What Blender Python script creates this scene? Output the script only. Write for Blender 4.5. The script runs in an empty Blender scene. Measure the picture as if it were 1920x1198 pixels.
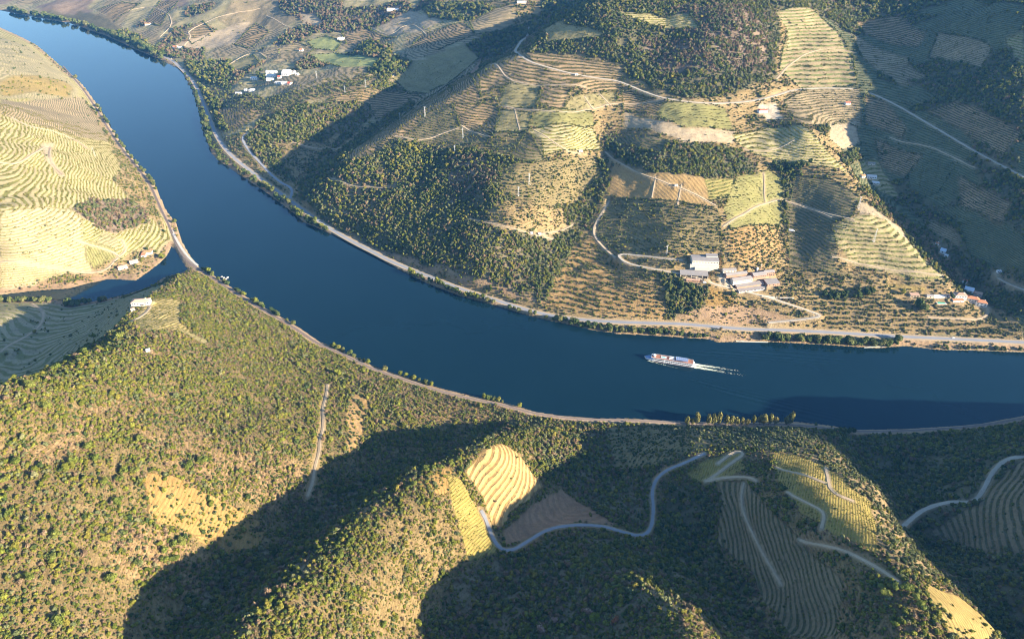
import bpy, bmesh, math, random, time
import numpy as np
from mathutils import Vector, Matrix

C = bpy.context
scene = C.scene
COL = scene.collection
RNG = np.random.default_rng(7)
random.seed(7)
T0 = time.time()

# ------------------------------------------------------------------ camera
CAM_H = 674.0
PITCH = math.radians(34.0)
FOC = 1321.0                      # focal length in pixels of a 1920 px wide frame
cam_data = bpy.data.cameras.new('camera')
cam_data.sensor_width = 36.0
cam_data.lens = 36.0 * FOC / 1920.0
cam_data.clip_start = 1.0
cam_data.clip_end = 60000.0
cam = bpy.data.objects.new('camera', cam_data)
COL.objects.link(cam)
cam.location = (0, 0, CAM_H)
cam.rotation_euler = (math.pi / 2 - PITCH, 0, 0)
scene.camera = cam

# ------------------------------------------------------------------ sky, sun, exposure
SUN_EL, SUN_AZ = 17.0, 24.0       # elevation; azimuth turned from +X towards -Y
ce, se = math.cos(math.radians(SUN_EL)), math.sin(math.radians(SUN_EL))
to_sun = Vector((ce * math.cos(math.radians(SUN_AZ)), -ce * math.sin(math.radians(SUN_AZ)), se))
world = bpy.data.worlds.new('World')
scene.world = world
world.use_nodes = True
wn = world.node_tree
sky = wn.nodes.new('ShaderNodeTexSky')
sky.sky_type = 'NISHITA'
sky.sun_disc = False
sky.dust_density = 0.25; sky.ozone_density = 3.5; sky.air_density = 1.1
sky.sun_elevation = math.radians(SUN_EL)
sky.sun_rotation = math.atan2(to_sun.x, to_sun.y)
bg = wn.nodes['Background']
bg.inputs['Strength'].default_value = 0.078
wn.links.new(sky.outputs[0], bg.inputs['Color'])
sun_d = bpy.data.lights.new('sun', 'SUN')
sun_d.energy = 5.0
sun_d.angle = math.radians(0.5)
sun_d.color = (1.0, 0.87, 0.68)
sun = bpy.data.objects.new('sun', sun_d)
COL.objects.link(sun)
sun.rotation_euler = to_sun.to_track_quat('Z', 'Y').to_euler()
scene.view_settings.view_transform = 'Standard'
scene.view_settings.look = 'None'
scene.view_settings.gamma = 1.0
scene.cycles.filter_width = 1.0
scene.view_settings.exposure = 2.0
scene.cycles.use_denoising = True; scene.cycles.denoising_prefilter = 'ACCURATE'

# ------------------------------------------------------------------ survey: a photo point at a known height gives a place on the ground
SP, CP = math.sin(PITCH), math.cos(PITCH)
def unproj(x, y, z=0.0):
    u = (np.asarray(x, float) - 960.0) / FOC
    v = (np.asarray(y, float) - 599.0) / FOC
    t = (CAM_H - z) / (SP + v * CP)
    return t * u, t * (CP - v * SP)

def lattice(ix, iy, seed):
    h = (ix.astype(np.int64) * 374761393 + iy.astype(np.int64) * 668265263 + seed * 974634777) & 0xFFFFFFFF
    h = ((h ^ (h >> 13)) * 1274126177) & 0xFFFFFFFF
    return ((h ^ (h >> 16)) & 0xFFFFFF) / float(0xFFFFFF) * 2 - 1
def noise2(x, y, seed=0):
    ix, iy = np.floor(x), np.floor(y)
    fx, fy = x - ix, y - iy
    ux, uy = fx * fx * fx * (fx * (fx * 6 - 15) + 10), fy * fy * fy * (fy * (fy * 6 - 15) + 10)
    a, b = lattice(ix, iy, seed), lattice(ix + 1, iy, seed)
    c, d = lattice(ix, iy + 1, seed), lattice(ix + 1, iy + 1, seed)
    return (a * (1 - ux) + b * ux) * (1 - uy) + (c * (1 - ux) + d * ux) * uy
def fbm(x, y, scale, octs=4, seed=0, gain=0.5):
    r, amp, f, tot = 0.0, 1.0, 1.0 / scale, 0.0
    for o in range(octs):
        r = r + amp * noise2(x * f + 17.3 * o, y * f - 9.1 * o, seed + o * 31)
        tot += amp; amp *= gain; f *= 2.03
    return r / tot
def sstep(a, b, x):
    t = np.clip((x - a) / (b - a), 0, 1)
    return t * t * (3 - 2 * t)

# river outline (photo pixels, water level 0)
RIVER = [(-300,-60),(-120,-12),(0,20),(60,32),(130,44),(200,68),(260,96),(300,112),(340,132),(360,168),(375,215),(382,250),(398,290),(412,303),(440,322),
 (500,362),(540,392),(570,417),(640,447),(700,477),(740,501),(800,531),(860,554),(920,570),(1000,594),(1060,607),(1110,619),(1160,626),(1220,629),
 (1280,633),(1330,636),(1345,642),(1380,641),(1440,641),(1540,646),(1640,653),(1700,649),(1760,656),(1850,658),(1920,661),(2100,668),(2500,672),(3200,672),
 (3200,760),(2400,752),(2100,765),(1920,779),(1835,796),(1700,804),(1600,806),(1560,798),(1490,790),(1400,792),(1280,790),(1180,784),(1120,784),(1050,779),(1000,771),(975,763),
 (940,753),(880,741),(820,726),(760,706),(700,686),(640,656),(600,641),(565,617),(540,601),(500,579),(470,561),(430,536),(400,516),(374,503),
 (357,482),(342,455),(337,440),(331,420),(312,395),(303,375),(290,345),(260,310),(235,280),(205,235),(185,200),(160,165),(148,152),(125,135),(98,110),(70,86),(40,70),(0,52),(-120,20),(-300,-20)]
INLET = [(322,462),(313,480),(300,493),(282,507),(255,526),(225,524),(200,524),(165,532),(130,541),(60,546),(0,553),(-200,566),(-500,585),(-500,610),(-200,584),(0,563),(100,562),(130,567),
 (140,571),(200,561),(240,551),(285,536),(305,521),(340,511),(352,506),(340,488),(330,470)]
def px_poly(pts, z=0.0):
    p = np.array(pts, float)
    X, Y = unproj(p[:, 0], p[:, 1], z)
    return np.stack([X, Y], 1)
RIVER_W, INLET_W = px_poly(RIVER), px_poly(INLET)

def seg_dist(px, py, poly, closed=True):
    n = len(poly)
    d2 = np.full(px.shape, 1e18)
    for i in range(n if closed else n - 1):
        ax, ay = poly[i]; bx, by = poly[(i + 1) % n]
        dx, dy = bx - ax, by - ay
        t = np.clip(((px - ax) * dx + (py - ay) * dy) / (dx * dx + dy * dy + 1e-9), 0, 1)
        d2 = np.minimum(d2, (px - ax - t * dx) ** 2 + (py - ay - t * dy) ** 2)
    return np.sqrt(d2)
def inside(px, py, poly):
    r = np.zeros(px.shape, bool)
    n = len(poly)
    for i in range(n):
        x1, y1 = poly[i]; x2, y2 = poly[(i + 1) % n]
        if y1 == y2: continue
        c = (py >= min(y1, y2)) & (py < max(y1, y2)) & (px < (x2 - x1) * (py - y1) / (y2 - y1) + x1)
        r ^= c
    return r

# height survey: (photo x, photo y, metres above the river) along spurs, gullies and slopes
LINES = [
 # north bank: gullies and spurs from left to right
 [(1000,577,9),(1030,500,31),(1055,445,48),(1095,380,79),(1122,330,106),(1146,240,153),(1163,170,193)],
 [(880,545,10),(900,500,38),(930,450,62),(980,400,91),(1010,340,121),(1040,285,148),(1070,230,176),(1090,180,196),(1100,130,215)],
 [(755,490,11),(800,450,36),(860,410,70),(900,370,100),(930,330,125),(945,280,145),(970,230,166)],
 [(580,400,10),(600,350,44),(650,300,80),(720,250,114),(780,210,142),(850,175,167),(920,130,197),(970,105,217),(1030,60,257),(1090,20,300),(1130,0,325)],
 [(700,455,12),(720,400,45),(760,340,80),(820,290,112),(880,240,145),(920,180,180)],
 [(552,352,10),(620,300,26),(700,245,48),(760,200,72),(830,160,98),(900,110,130),(960,75,160),(1010,40,195),(1060,10,235)],
 [(470,250,36),(560,215,68),(640,190,86),(690,170,102),(760,120,122),(860,90,152),(920,40,190),(960,10,220)],
 [(1250,610,8),(1250,560,28),(1250,500,55),(1250,400,95),(1250,330,130),(1250,260,165),(1250,200,190),(1250,150,218),(1250,100,253),(1250,50,293),(1250,0,335)],
 [(1400,612,8),(1400,560,25),(1400,520,48),(1410,450,75),(1410,380,100),(1400,310,132),(1440,270,148),(1450,230,165),(1445,205,180),(1450,170,205),(1470,100,250),(1480,50,290),(1490,0,340)],
 [(1300,100,262),(1300,40,306),(1200,60,284)],[(1400,110,250),(1380,40,314)],[(1190,500,44),(1185,420,76),(1190,330,122),(1200,250,163)],[(1160,60,286),(1190,110,240)],
 [(1475,560,28),(1490,500,42),(1480,430,65),(1480,370,91),(1495,325,123),(1530,300,142)],
 [(1800,560,26),(1775,525,42),(1720,470,68),(1660,410,98),(1610,365,120),(1570,330,128),(1540,300,143),(1520,270,158),(1510,230,178)],
 [(1550,560,28)],[(1600,470,68)],[(1600,600,14)],[(1700,560,28)],[(1540,400,92)],[(1560,450,76),(1530,500,48)],
 [(1905,600,8),(1850,545,22),(1800,500,36),(1740,450,54),(1700,400,76),(1660,340,102),(1630,300,122),(1600,260,145),(1590,200,180),(1580,150,212),(1570,100,245),(1560,50,285),(1550,10,322)],
 [(1920,480,95),(1920,330,172),(1920,200,245)],[(1800,420,95),(1850,350,142)],[(1750,300,152),(1850,250,200)],[(1750,200,205),(1680,250,165)],[(1700,130,232),(1800,120,262),(1900,100,295)],[(1650,60,275),(1750,30,315),(1900,20,360)],
 [(1920,600,22)],[(1920,560,45)],
 # far north-west
 [(420,230,24)],[(460,190,44),(510,150,60),(560,110,74),(600,90,80)],[(640,100,84)],[(440,110,28)],[(400,120,18)],[(500,90,58)],[(450,70,48)],[(350,100,8)],[(380,90,18)],
 [(420,60,52),(480,40,78)],[(540,60,74),(600,40,108)],[(650,60,98)],[(700,40,118),(750,50,128)],[(800,20,158)],[(300,60,38),(340,20,88)],[(250,40,33)],[(200,20,48)],[(150,15,33),(100,5,42)],
 [(420,10,118),(500,5,130),(600,5,150),(700,0,170),(850,0,205)],
 # left bank hill
 [(250,400,34),(150,350,74),(50,300,114),(0,280,134)],[(0,400,108),(100,430,70),(200,450,38),(280,460,10)],[(0,500,58),(100,510,24),(180,505,11),(250,510,4)],[(220,330,38),(150,280,70),(60,230,110),(0,200,140)],
 [(100,160,58),(50,110,52),(0,75,55)],[(0,130,108)],
 # headland, from the tip up its ridge
 [(350,511,14),(300,540,52),(262,566,92),(235,598,120),(200,640,150),(100,692,208),(0,742,248)],
 [(320,590,96)],[(400,580,46)],[(470,640,62)],[(400,655,98)],[(520,680,62)],[(300,700,160)],[(300,790,168)],[(450,760,112)],[(640,740,52)],[(780,745,22)],[(880,765,12)],
 [(150,820,206)],[(60,900,214)],[(200,950,190)],[(0,1040,214)],[(0,1198,206)],[(400,920,146)],[(340,1030,146)],[(560,820,104)],[(570,915,98)],[(750,800,46)],[(200,1150,176)],
 # first valley
 [(320,1198,136),(440,1068,112),(600,945,82),(750,872,54),(900,812,26),(1040,789,3)],
 # ridge with the bare knoll
 [(457,1198,202),(520,1120,190),(580,1060,164),(640,1000,147),(700,940,132),(760,895,126),(830,865,115),(900,845,103),(940,834,94),(990,803,48),(1020,793,22)],
 [(720,1100,146)],[(820,1000,120)],[(1000,880,56)],[(900,950,88)],
 # second valley and the low ridge beside it
 [(880,1060,84),(935,1033,80),(1050,962,54),(1130,880,28),(1130,830,14),(1150,797,3)],[(1130,990,66)],[(1215,1003,56)],[(1225,920,58)],[(1310,850,78)],
 [(830,1110,84),(760,1198,96)],
 [(1000,1075,88),(1100,1055,96),(1200,1100,138),(1300,1170,164)],[(1150,1198,126)],[(1000,1198,112)],[(1370,1198,122)],
 [(1300,1000,46),(1400,1130,82)],[(1250,940,48)],
 # ridge with the olive grove and gold vineyard
 [(1300,800,22),(1370,840,64),(1410,890,96),(1455,950,122),(1520,1020,147),(1585,1090,166),(1670,1198,188)],
 [(1340,880,66),(1380,940,86),(1450,1040,114)],[(1370,990,64),(1450,1110,86)],[(1540,1190,120)],
 [(1560,832,40),(1620,888,66),(1660,932,84),(1700,1000,98),(1750,1060,116),(1870,1165,146)],
 [(1480,800,20)],
 # far right valley and hill
 [(1695,983,46)],[(1760,945,62),(1840,933,72),(1880,865,82),(1920,852,92)],[(1850,1000,86)],[(1920,950,110)],[(1920,1100,120)],[(1800,850,42)],[(1700,830,14)],[(1900,800,34)],
]
WORLD_PTS = [  # parts of the hills the photograph does not show
 (480,610,12),(455,480,38),(450,380,66),(445,270,96),(500,690,3),
 (790,640,122),(760,355,172),(720,250,200),(650,480,140),(1000,500,215),(1000,250,290),(900,100,300),(1100,760,20),(1400,700,60),(1500,400,230),(600,60,230),
 (-640,760,55),(-700,830,40),(-622,645,110),(-760,830,44),(-800,900,34),(-862,997,22),(-900,700,84),(-1000,500,190),(-760,500,150),(-1100,900,80),(-700,300,260),(-560,330,225),(-470,100,230),(-1300,700,170),
 (-631,909,52),(-700,1000,14),(-1600,1250,190),(-1500,1700,190),(-1900,2000,170),(-2200,2500,140),(-1300,1200,100),(-2500,1500,260),(-3000,2600,200),(-1500,500,260),
 (0,60,190),(300,60,215),(-250,60,190),
 (-2600,5200,200),(-1500,5000,260),(-600,4600,260),(300,4200,320),(900,3400,380),(1500,3200,400),(2300,2600,420),(1300,2500,420),(500,2700,330),(-200,3200,230),
 (1300,1750,400),(1400,1400,330),(1250,1150,190),(1700,1000,150),(1700,1700,420),(2300,1500,330),(1150,950,30),(1500,900,60),(-3500,4200,120),(1100,1350,240),
]
pts = []
for L in LINES:
    a = np.array(L, float)
    X, Y = unproj(a[:, 0], a[:, 1], a[:, 2])
    for i in range(len(a)):
        pts.append((X[i], Y[i], a[i, 2]))
        if i + 1 < len(a):
            n = int(math.hypot(X[i + 1] - X[i], Y[i + 1] - Y[i]) // 45)
            for k in range(1, n + 1):
                t = k / (n + 1)
                pts.append((X[i] + t * (X[i + 1] - X[i]), Y[i] + t * (Y[i + 1] - Y[i]), a[i, 2] + t * (a[i + 1, 2] - a[i, 2])))
pts += WORLD_PTS
for poly, step in ((RIVER_W, 1), (INLET_W, 1)):
    for i in range(len(poly)):
        a, b = poly[i], poly[(i + 1) % len(poly)]
        n = int(np.hypot(*(b - a)) // 70)
        for k in range(n + 1):
            q = a + (b - a) * k / (n + 1)
            if abs(q[0]) < 3200 and q[1] < 5000: pts.append((q[0], q[1], 2.5))
pts = np.array(pts)
SOFT = 22.0
def kern(dx, dy): return -np.sqrt(dx * dx + dy * dy + SOFT * SOFT)
n = len(pts)
A = np.zeros((n + 1, n + 1))
A[:n, :n] = kern(pts[:, None, 0] - pts[None, :, 0], pts[:, None, 1] - pts[None, :, 1])
A[np.arange(n), np.arange(n)] += 8.0
A[n, :n] = A[:n, n] = 1
W = np.linalg.solve(A, np.append(pts[:, 2], 0))

# ground grid: rings and spokes, finer where the hills are near
th = np.radians(np.concatenate([np.arange(-88, -54, 0.5), np.arange(-54, 54.01, 0.1), np.arange(54.5, 88.1, 0.5)]))
NR = 1500
lr = np.linspace(math.log(110.0), math.log(7500.0), NR)
rr = np.exp(lr)
NT = len(th)
GX = (rr[:, None] * np.sin(th)[None]).astype(np.float64)
GY = (rr[:, None] * np.cos(th)[None]).astype(np.float64)
# coarse evaluation of the survey, then bilinear in the ring/spoke index
def tps(X, Y):
    out = np.full(X.size, W[n]); xf, yf = X.ravel(), Y.ravel()
    for i in range(0, X.size, 4000):
        out[i:i + 4000] += kern(xf[i:i + 4000, None] - pts[None, :, 0], yf[i:i + 4000, None] - pts[None, :, 1]) @ W[:n]
    return out.reshape(X.shape)
ri = np.unique(np.append(np.arange(0, NR, 5), NR - 1)); ti = np.unique(np.append(np.arange(0, NT, 5), NT - 1))
zc = tps(GX[np.ix_(ri, ti)], GY[np.ix_(ri, ti)])
zr = np.stack([np.interp(np.arange(NR), ri, zc[:, j]) for j in range(len(ti))], 1)
fj = np.searchsorted(ti, np.arange(NT), side='right') - 1
fj = np.clip(fj, 0, len(ti) - 2)
ft = (np.arange(NT) - ti[fj]) / (ti[fj + 1] - ti[fj])
Z0 = zr[:, fj] * (1 - ft) + zr[:, fj + 1] * ft
def box_smooth(z, k):
    for ax in (0, 1):
        p = np.pad(z, [(k, k) if a == ax else (0, 0) for a in range(z.ndim)], mode='edge')
        c = np.cumsum(p, axis=ax)
        c = np.concatenate([np.zeros_like(np.take(c, [0], ax)), c], axis=ax)
        m = z.shape[ax]
        z = (np.take(c, np.arange(2 * k + 1, 2 * k + 1 + m), ax) - np.take(c, np.arange(0, m), ax)) / (2 * k + 1)
    return z
Z0 = box_smooth(Z0, 4)
wet = inside(GX, GY, RIVER_W) | inside(GX, GY, INLET_W)
DR = np.minimum(seg_dist(GX, GY, RIVER_W), seg_dist(GX, GY, INLET_W))
# small relief: hillocks and gullies
relief = 9.0 * fbm(GX, GY, 170, 3, 5) + 3.5 * fbm(GX, GY, 48, 3, 9)
relief *= sstep(10, 140, DR)
ZS = Z0 + relief
shore = 0.5 + 0.22 * np.minimum(DR, 40)
ZS = np.where(DR < 60, shore * (1 - sstep(8, 45, DR)) + np.maximum(ZS, shore) * sstep(8, 45, DR), np.maximum(ZS, 4.0 + 0.02 * DR))
ZS = np.where(wet, -0.6 - 0.25 * np.minimum(DR, 40), ZS)
print('terrain', round(time.time() - T0, 1), n)

def ground(X, Y, Zg=None):
    """height of the ground at world points"""
    Zg = ZS if Zg is None else Zg
    X = np.asarray(X, float); Y = np.asarray(Y, float)
    r = np.hypot(X, Y); t = np.arctan2(X, Y)
    fi = np.clip((np.log(np.maximum(r, 1)) - lr[0]) / (lr[1] - lr[0]), 0, NR - 1.001)
    fk = np.clip(np.interp(t, th, np.arange(NT)), 0, NT - 1.001)
    i = fi.astype(int); k = fk.astype(int); a = fi - i; b = fk - k
    return (Zg[i, k] * (1 - a) + Zg[i + 1, k] * a) * (1 - b) + (Zg[i, k + 1] * (1 - a) + Zg[i + 1, k + 1] * a) * b
TT = np.exp(np.linspace(math.log(250), math.log(7000), 2200))
def spot(x, y):
    """where the sight line through a photo point first meets the ground -> X, Y, Z"""
    u = (x - 960.0) / FOC; v = (y - 599.0) / FOC
    X = TT * u; Y = TT * (CP - v * SP); Zr = CAM_H - TT * (SP + v * CP)
    g = np.maximum(ground(X, Y), 0)
    hit = np.nonzero(Zr < g)[0]
    k = hit[0] if len(hit) else len(TT) - 1
    if k == 0: return X[0], Y[0], g[0]
    d0, d1 = Zr[k - 1] - g[k - 1], Zr[k] - g[k]
    f = d0 / (d0 - d1 + 1e-9)
    x_, y_ = X[k - 1] + f * (X[k] - X[k - 1]), Y[k - 1] + f * (Y[k] - Y[k - 1])
    return x_, y_, float(max(ground(x_, y_), 0))
# ------------------------------------------------------------------ roads, tracks and the railway bed: traced lines, smoothed and cut into the slope
def smooth_line(P, step=5.0, passes=3):
    P = np.asarray(P, float)
    for _ in range(2):                                   # Chaikin corner cutting
        Q = np.empty((2 * len(P) - 2, P.shape[1])); Q[0::2] = P[:-1] * .75 + P[1:] * .25; Q[1::2] = P[:-1] * .25 + P[1:] * .75
        P = np.vstack([P[:1], Q, P[-1:]])
    d = np.append(0, np.cumsum(np.hypot(np.diff(P[:, 0]), np.diff(P[:, 1]))))
    k = max(3, int(d[-1] / step))
    s_ = np.linspace(0, d[-1], k)
    return np.stack([np.interp(s_, d, P[:, c]) for c in range(P.shape[1])], 1)
def smooth1(z, k):
    if len(z) < 5: return z
    k = min(k, (len(z) - 1) // 2)
    p = np.pad(z, k, mode='edge'); c = np.cumsum(np.insert(p, 0, 0))
    return (c[2 * k + 1:] - c[:-2 * k - 1]) / (2 * k + 1)
ROADS = []      # name, label of surface, world line, width, shoulder
def trace(pts_, z=None):
    out = []
    for x, y in pts_:
        if z is not None: X, Y = unproj(x, y, z); out.append((float(X), float(Y)))
        else:
            X, Y, _ = spot(x, y); out.append((X, Y))
    return out
def near_edges(line, half, fade, flat):
    """cut a bench of half-width `half` along the line"""
    global ZS
    P = smooth_line(line)
    z = ground(P[:, 0], P[:, 1]); z = np.maximum(smooth1(smooth1(z, flat), flat), 3.2)
    lo = P.min(0) - half - fade; hi = P.max(0) + half + fade
    m = (GX > lo[0]) & (GX < hi[0]) & (GY > lo[1]) & (GY < hi[1])
    ii = np.nonzero(m)
    gx, gy = GX[ii], GY[ii]
    best = np.full(gx.shape, 1e18); zb = np.zeros(gx.shape)
    for k in range(len(P) - 1):
        ax, ay = P[k]; bx, by = P[k + 1]; dx, dy = bx - ax, by - ay
        sel = np.nonzero((np.abs(gx - ax) < half + fade + 8) & (np.abs(gy - ay) < half + fade + 8))[0]
        if not len(sel): continue
        t = np.clip(((gx[sel] - ax) * dx + (gy[sel] - ay) * dy) / (dx * dx + dy * dy + 1e-9), 0, 1)
        d2 = (gx[sel] - ax - t * dx) ** 2 + (gy[sel] - ay - t * dy) ** 2
        b = d2 < best[sel]; s2 = sel[b]
        best[s2] = d2[b]; zb[s2] = z[k] + t[b] * (z[k + 1] - z[k])
    d = np.sqrt(best)
    w = 1 - sstep(half, half + fade, d)
    w = np.where(best < 1e17, w, 0)
    ZS[ii] = np.where(wet[ii], ZS[ii], ZS[ii] * (1 - w) + zb * w)
    ROADD[ii] = np.minimum(ROADD[ii], np.where(best < 1e17, np.maximum(d - half, 0), 1e3))
    return np.column_stack([P, z])
ROADD = np.full(GX.shape, 1e3)
ROAD_PX = [
 # name, surface, width, points, height (None: where the sight line meets the ground)
 ('river_road','asphalt',7.0,[(292,100),(325,113),(345,133),(362,150),(380,190),(395,230),(410,264),(430,291),(470,321),(510,350),(540,372),(575,399),(620,427),(660,450),(700,470),(740,491),(790,510),(840,531),(890,548),(940,563),(990,579),(1040,590),(1090,598),(1150,603),(1220,607),(1270,608),(1330,613),(1400,618),(1460,619),(1530,622),(1620,627),(1700,631),(1780,634),(1860,638),(1920,641),(2100,648)],7),
 ('hill_road','asphalt',5.5,[(545,374),(549,352),(528,344),(508,328),(490,308),(465,282),(452,258),(470,243)],None),
 ('quinta_road','gravel',4.5,[(1440,607),(1500,600),(1545,596),(1520,585),(1480,570),(1440,557),(1390,545),(1340,535),(1310,520),(1290,513),(1262,507),(1235,502),(1190,501),(1168,497),(1157,484),(1170,479),(1205,479),(1250,482),(1280,487)],None),
 ('hill_track','dirt',4.0,[(1155,482),(1135,468),(1117,448),(1112,432),(1122,410),(1135,390),(1143,372)],None),
 ('ridge_road','gravel',6.0,[(992,50),(990,68),(973,82),(963,100),(985,114),(1020,125),(1060,137),(1110,146),(1155,150),(1180,160),(1210,176),(1250,187),(1310,194),(1370,196),(1420,190),(1460,178),(1485,168),(1540,164),(1600,166)],None),
 ('valley_road','gravel',5.0,[(1632,172),(1665,190),(1700,208),(1740,232),(1780,255),(1820,280),(1860,302),(1920,335)],None),
 ('lower_valley_road','gravel',4.0,[(1862,516),(1880,528),(1905,540),(1930,545)],None),
 ('near_road','asphalt',3.4,[(902,955),(912,975),(922,1005),(938,1030),(962,1032),(990,1014),(1030,990),(1080,983),(1130,986),(1175,1000),(1205,1005),(1221,992),(1226,955),(1221,915),(1240,885),(1290,866),(1322,850)],None),
 ('far_side_road','gravel',4.0,[(1690,984),(1715,967),(1750,950),(1790,940),(1830,936),(1846,915),(1858,888),(1885,862),(1925,852)],None),
 ('slope_track','dirt',2.6,[(614,722),(611,745),(604,768),(607,798),(599,822),(599,848),(589,880),(587,905),(576,930)],None),
 ('field_track','dirt',3.0,[(1135,285),(1160,305),(1200,328),(1250,345),(1300,362),(1342,386)],None),
 ('field_track','dirt',3.2,[(1355,425),(1372,413),(1395,402),(1420,385),(1455,372),(1480,378),(1520,392),(1560,408)],None),
 ('field_track','dirt',3.0,[(935,200),(985,207),(1050,213),(1110,205),(1155,190),(1250,187)],None),
 ('field_track','dirt',3.0,[(740,255),(770,262),(800,262),(830,250),(860,240)],None),
 ('field_track','dirt',3.0,[(865,235),(900,252),(925,258),(915,256)],None),
 ('field_track','dirt',3.0,[(900,130),(945,150),(990,160),(1060,160),(1100,165)],None),
 ('vine_track','dirt',3.2,[(240,605),(262,595),(275,585),(282,575)],None),
 ('vine_track','dirt',3.0,[(1345,870),(1380,845),(1400,850),(1350,885),(1322,903)],None),
 ('vine_track','dirt',3.4,[(1322,903),(1350,895),(1400,893),(1420,900)],None),
 ('vine_track','dirt',1.7,[(1395,905),(1388,935),(1400,980),(1430,1040),(1465,1095)],None),
 ('vine_track','dirt',3.0,[(1498,1015),(1560,1025),(1620,1050),(1685,1090)],None),
 ('vine_track','dirt',3.0,[(1548,878),(1553,900),(1558,922),(1600,940)],None),
 ('vine_track','dirt',2.6,[(1455,878),(1500,888),(1546,905)],None),
 ('vine_track','dirt',2.6,[(1475,924),(1520,946),(1548,960),(1540,990)],None),
 ('terrace_track','dirt',3.6,[(0,305),(35,310),(70,285),(95,268),(92,300),(118,328)],None),
 ('terrace_track','dirt',3.0,[(20,220),(60,240),(100,245),(140,262),(165,280)],None),
 ('terrace_track','dirt',3.4,[(0,492),(60,497),(110,505),(160,512),(200,508),(222,482),(238,470),(228,448)],None),
 ('terrace_track','dirt',3.0,[(140,450),(180,462),(215,474),(224,482)],None),
 ('terrace_track','dirt',3.0,[(0,660),(30,640),(75,615),(85,585),(60,570)],None),
 ('spur_track','dirt',3.2,[(1470,375),(1510,385),(1560,405),(1600,412)],None),
 ('spur_track','dirt',3.2,[(1560,482),(1600,492),(1660,505),(1740,515),(1775,520)],None),
 ('north_track','dirt',3.6,[(320,112),(340,90),(360,70),(350,60),(390,40),(440,25),(490,15)],None),
 ('north_track','dirt',3.2,[(425,125),(450,108),(480,98),(500,108)],None),
 ('north_track','dirt',3.2,[(735,145),(760,120),(775,112),(800,112)],None),
 ('house_track','dirt',3.4,[(1855,575),(1852,590),(1835,600),(1790,598),(1740,595)],None),
 ('valley_track','dirt',2.6,[(1668,258),(1720,270),(1780,290),(1830,315)],None),
 ('plot_path','dirt',1.7,[(965,205),(975,246)],None),('plot_path','dirt',1.7,[(1095,180),(1112,206)],None),('plot_path','dirt',1.7,[(1122,176),(1146,200)],None),('plot_path','dirt',1.7,[(1432,322),(1434,378)],None),('plot_path','dirt',1.7,[(1230,330),(1222,372)],None),('plot_path','dirt',1.7,[(1278,345),(1270,385)],None),('plot_path','dirt',2.0,[(1000,243),(1030,262),(1060,284),(1092,290)],None),('plot_path','dirt',2.2,[(1455,150),(1480,120),(1520,95),(1575,92),(1606,100)],None),('plot_path','dirt',2.2,[(1395,280),(1440,285),(1490,262)],None),('plot_path','dirt',2.0,[(1010,440),(1060,430),(1075,420)],None),('plot_path','dirt',2.2,[(620,335),(660,350),(700,352),(740,352)],None),('plot_path','dirt',2.2,[(540,262),(560,272),(610,280),(640,278)],None),
 ('plot_path','dirt',2.0,[(880,410),(930,425),(985,438),(1040,450)],None),('plot_path','dirt',2.4,[(690,48),(730,70),(770,40),(800,66)],None),('plot_path','dirt',2.4,[(500,30),(560,60),(620,58)],None),('plot_path','dirt',2.4,[(240,20),(290,10),(330,40),(300,70)],None),
 ('bank_path','concrete',4.5,[(322,432),(331,450),(344,471),(358,487),(371,498)],4),
 ('railway_bed','ballast',4.2,[(118,124),(138,146),(158,170),(182,206),(202,240),(230,281),(256,312),(282,346),(296,378),(304,396),(318,425),(327,448),(337,470),(352,490),(372,504),(398,520),(428,540),(468,565),(498,583),(538,605),(563,621),(598,645),(638,661),(698,691),(758,711),(818,731),(878,746),(938,757),(973,767),(1000,774),(1050,782),(1120,787),(1180,787),(1290,793),(1400,795),(1500,795),(1600,809),(1700,807),(1830,799),(1930,781)],4),
]
for nm, surf, w, pp, z in ROAD_PX:
    ln = trace(pp, z)
    edge = 3.0 if nm in ('river_road',) else (.6 if w >= 4.5 else 0.3)
    ROADS.append((nm, surf, w, near_edges(ln, w / 2 + edge, 9.0 if w >= 4.5 else 4.0, 12 if w >= 4.5 else 5 if w >= 4 else 1)))
print('roads', round(time.time() - T0, 1))

# ------------------------------------------------------------------ building pads are levelled before anything is planted
PADS = []
def pad(x, y, w, d, rot, z=None):
    """level a pad around a photo point; returns the world place"""
    global ZS
    X, Y, Z = spot(x, y)
    r = math.hypot(w, d) / 2 + 2
    m = np.nonzero((np.abs(GX - X) < r + 14) & (np.abs(GY - Y) < r + 14))
    dx, dy = GX[m] - X, GY[m] - Y
    c, s_ = math.cos(rot), math.sin(rot)
    u, v = np.abs(c * dx + s_ * dy) - w / 2 - 1.5, np.abs(-s_ * dx + c * dy) - d / 2 - 1.5
    q = np.hypot(np.maximum(u, 0), np.maximum(v, 0))
    k = 1 - sstep(0, 8, q)
    ZS[m] = ZS[m] * (1 - k) + Z * k
    ROADD[m] = np.minimum(ROADD[m], q)
    PADS.append((X, Y, r))
    return X, Y, Z
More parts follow.
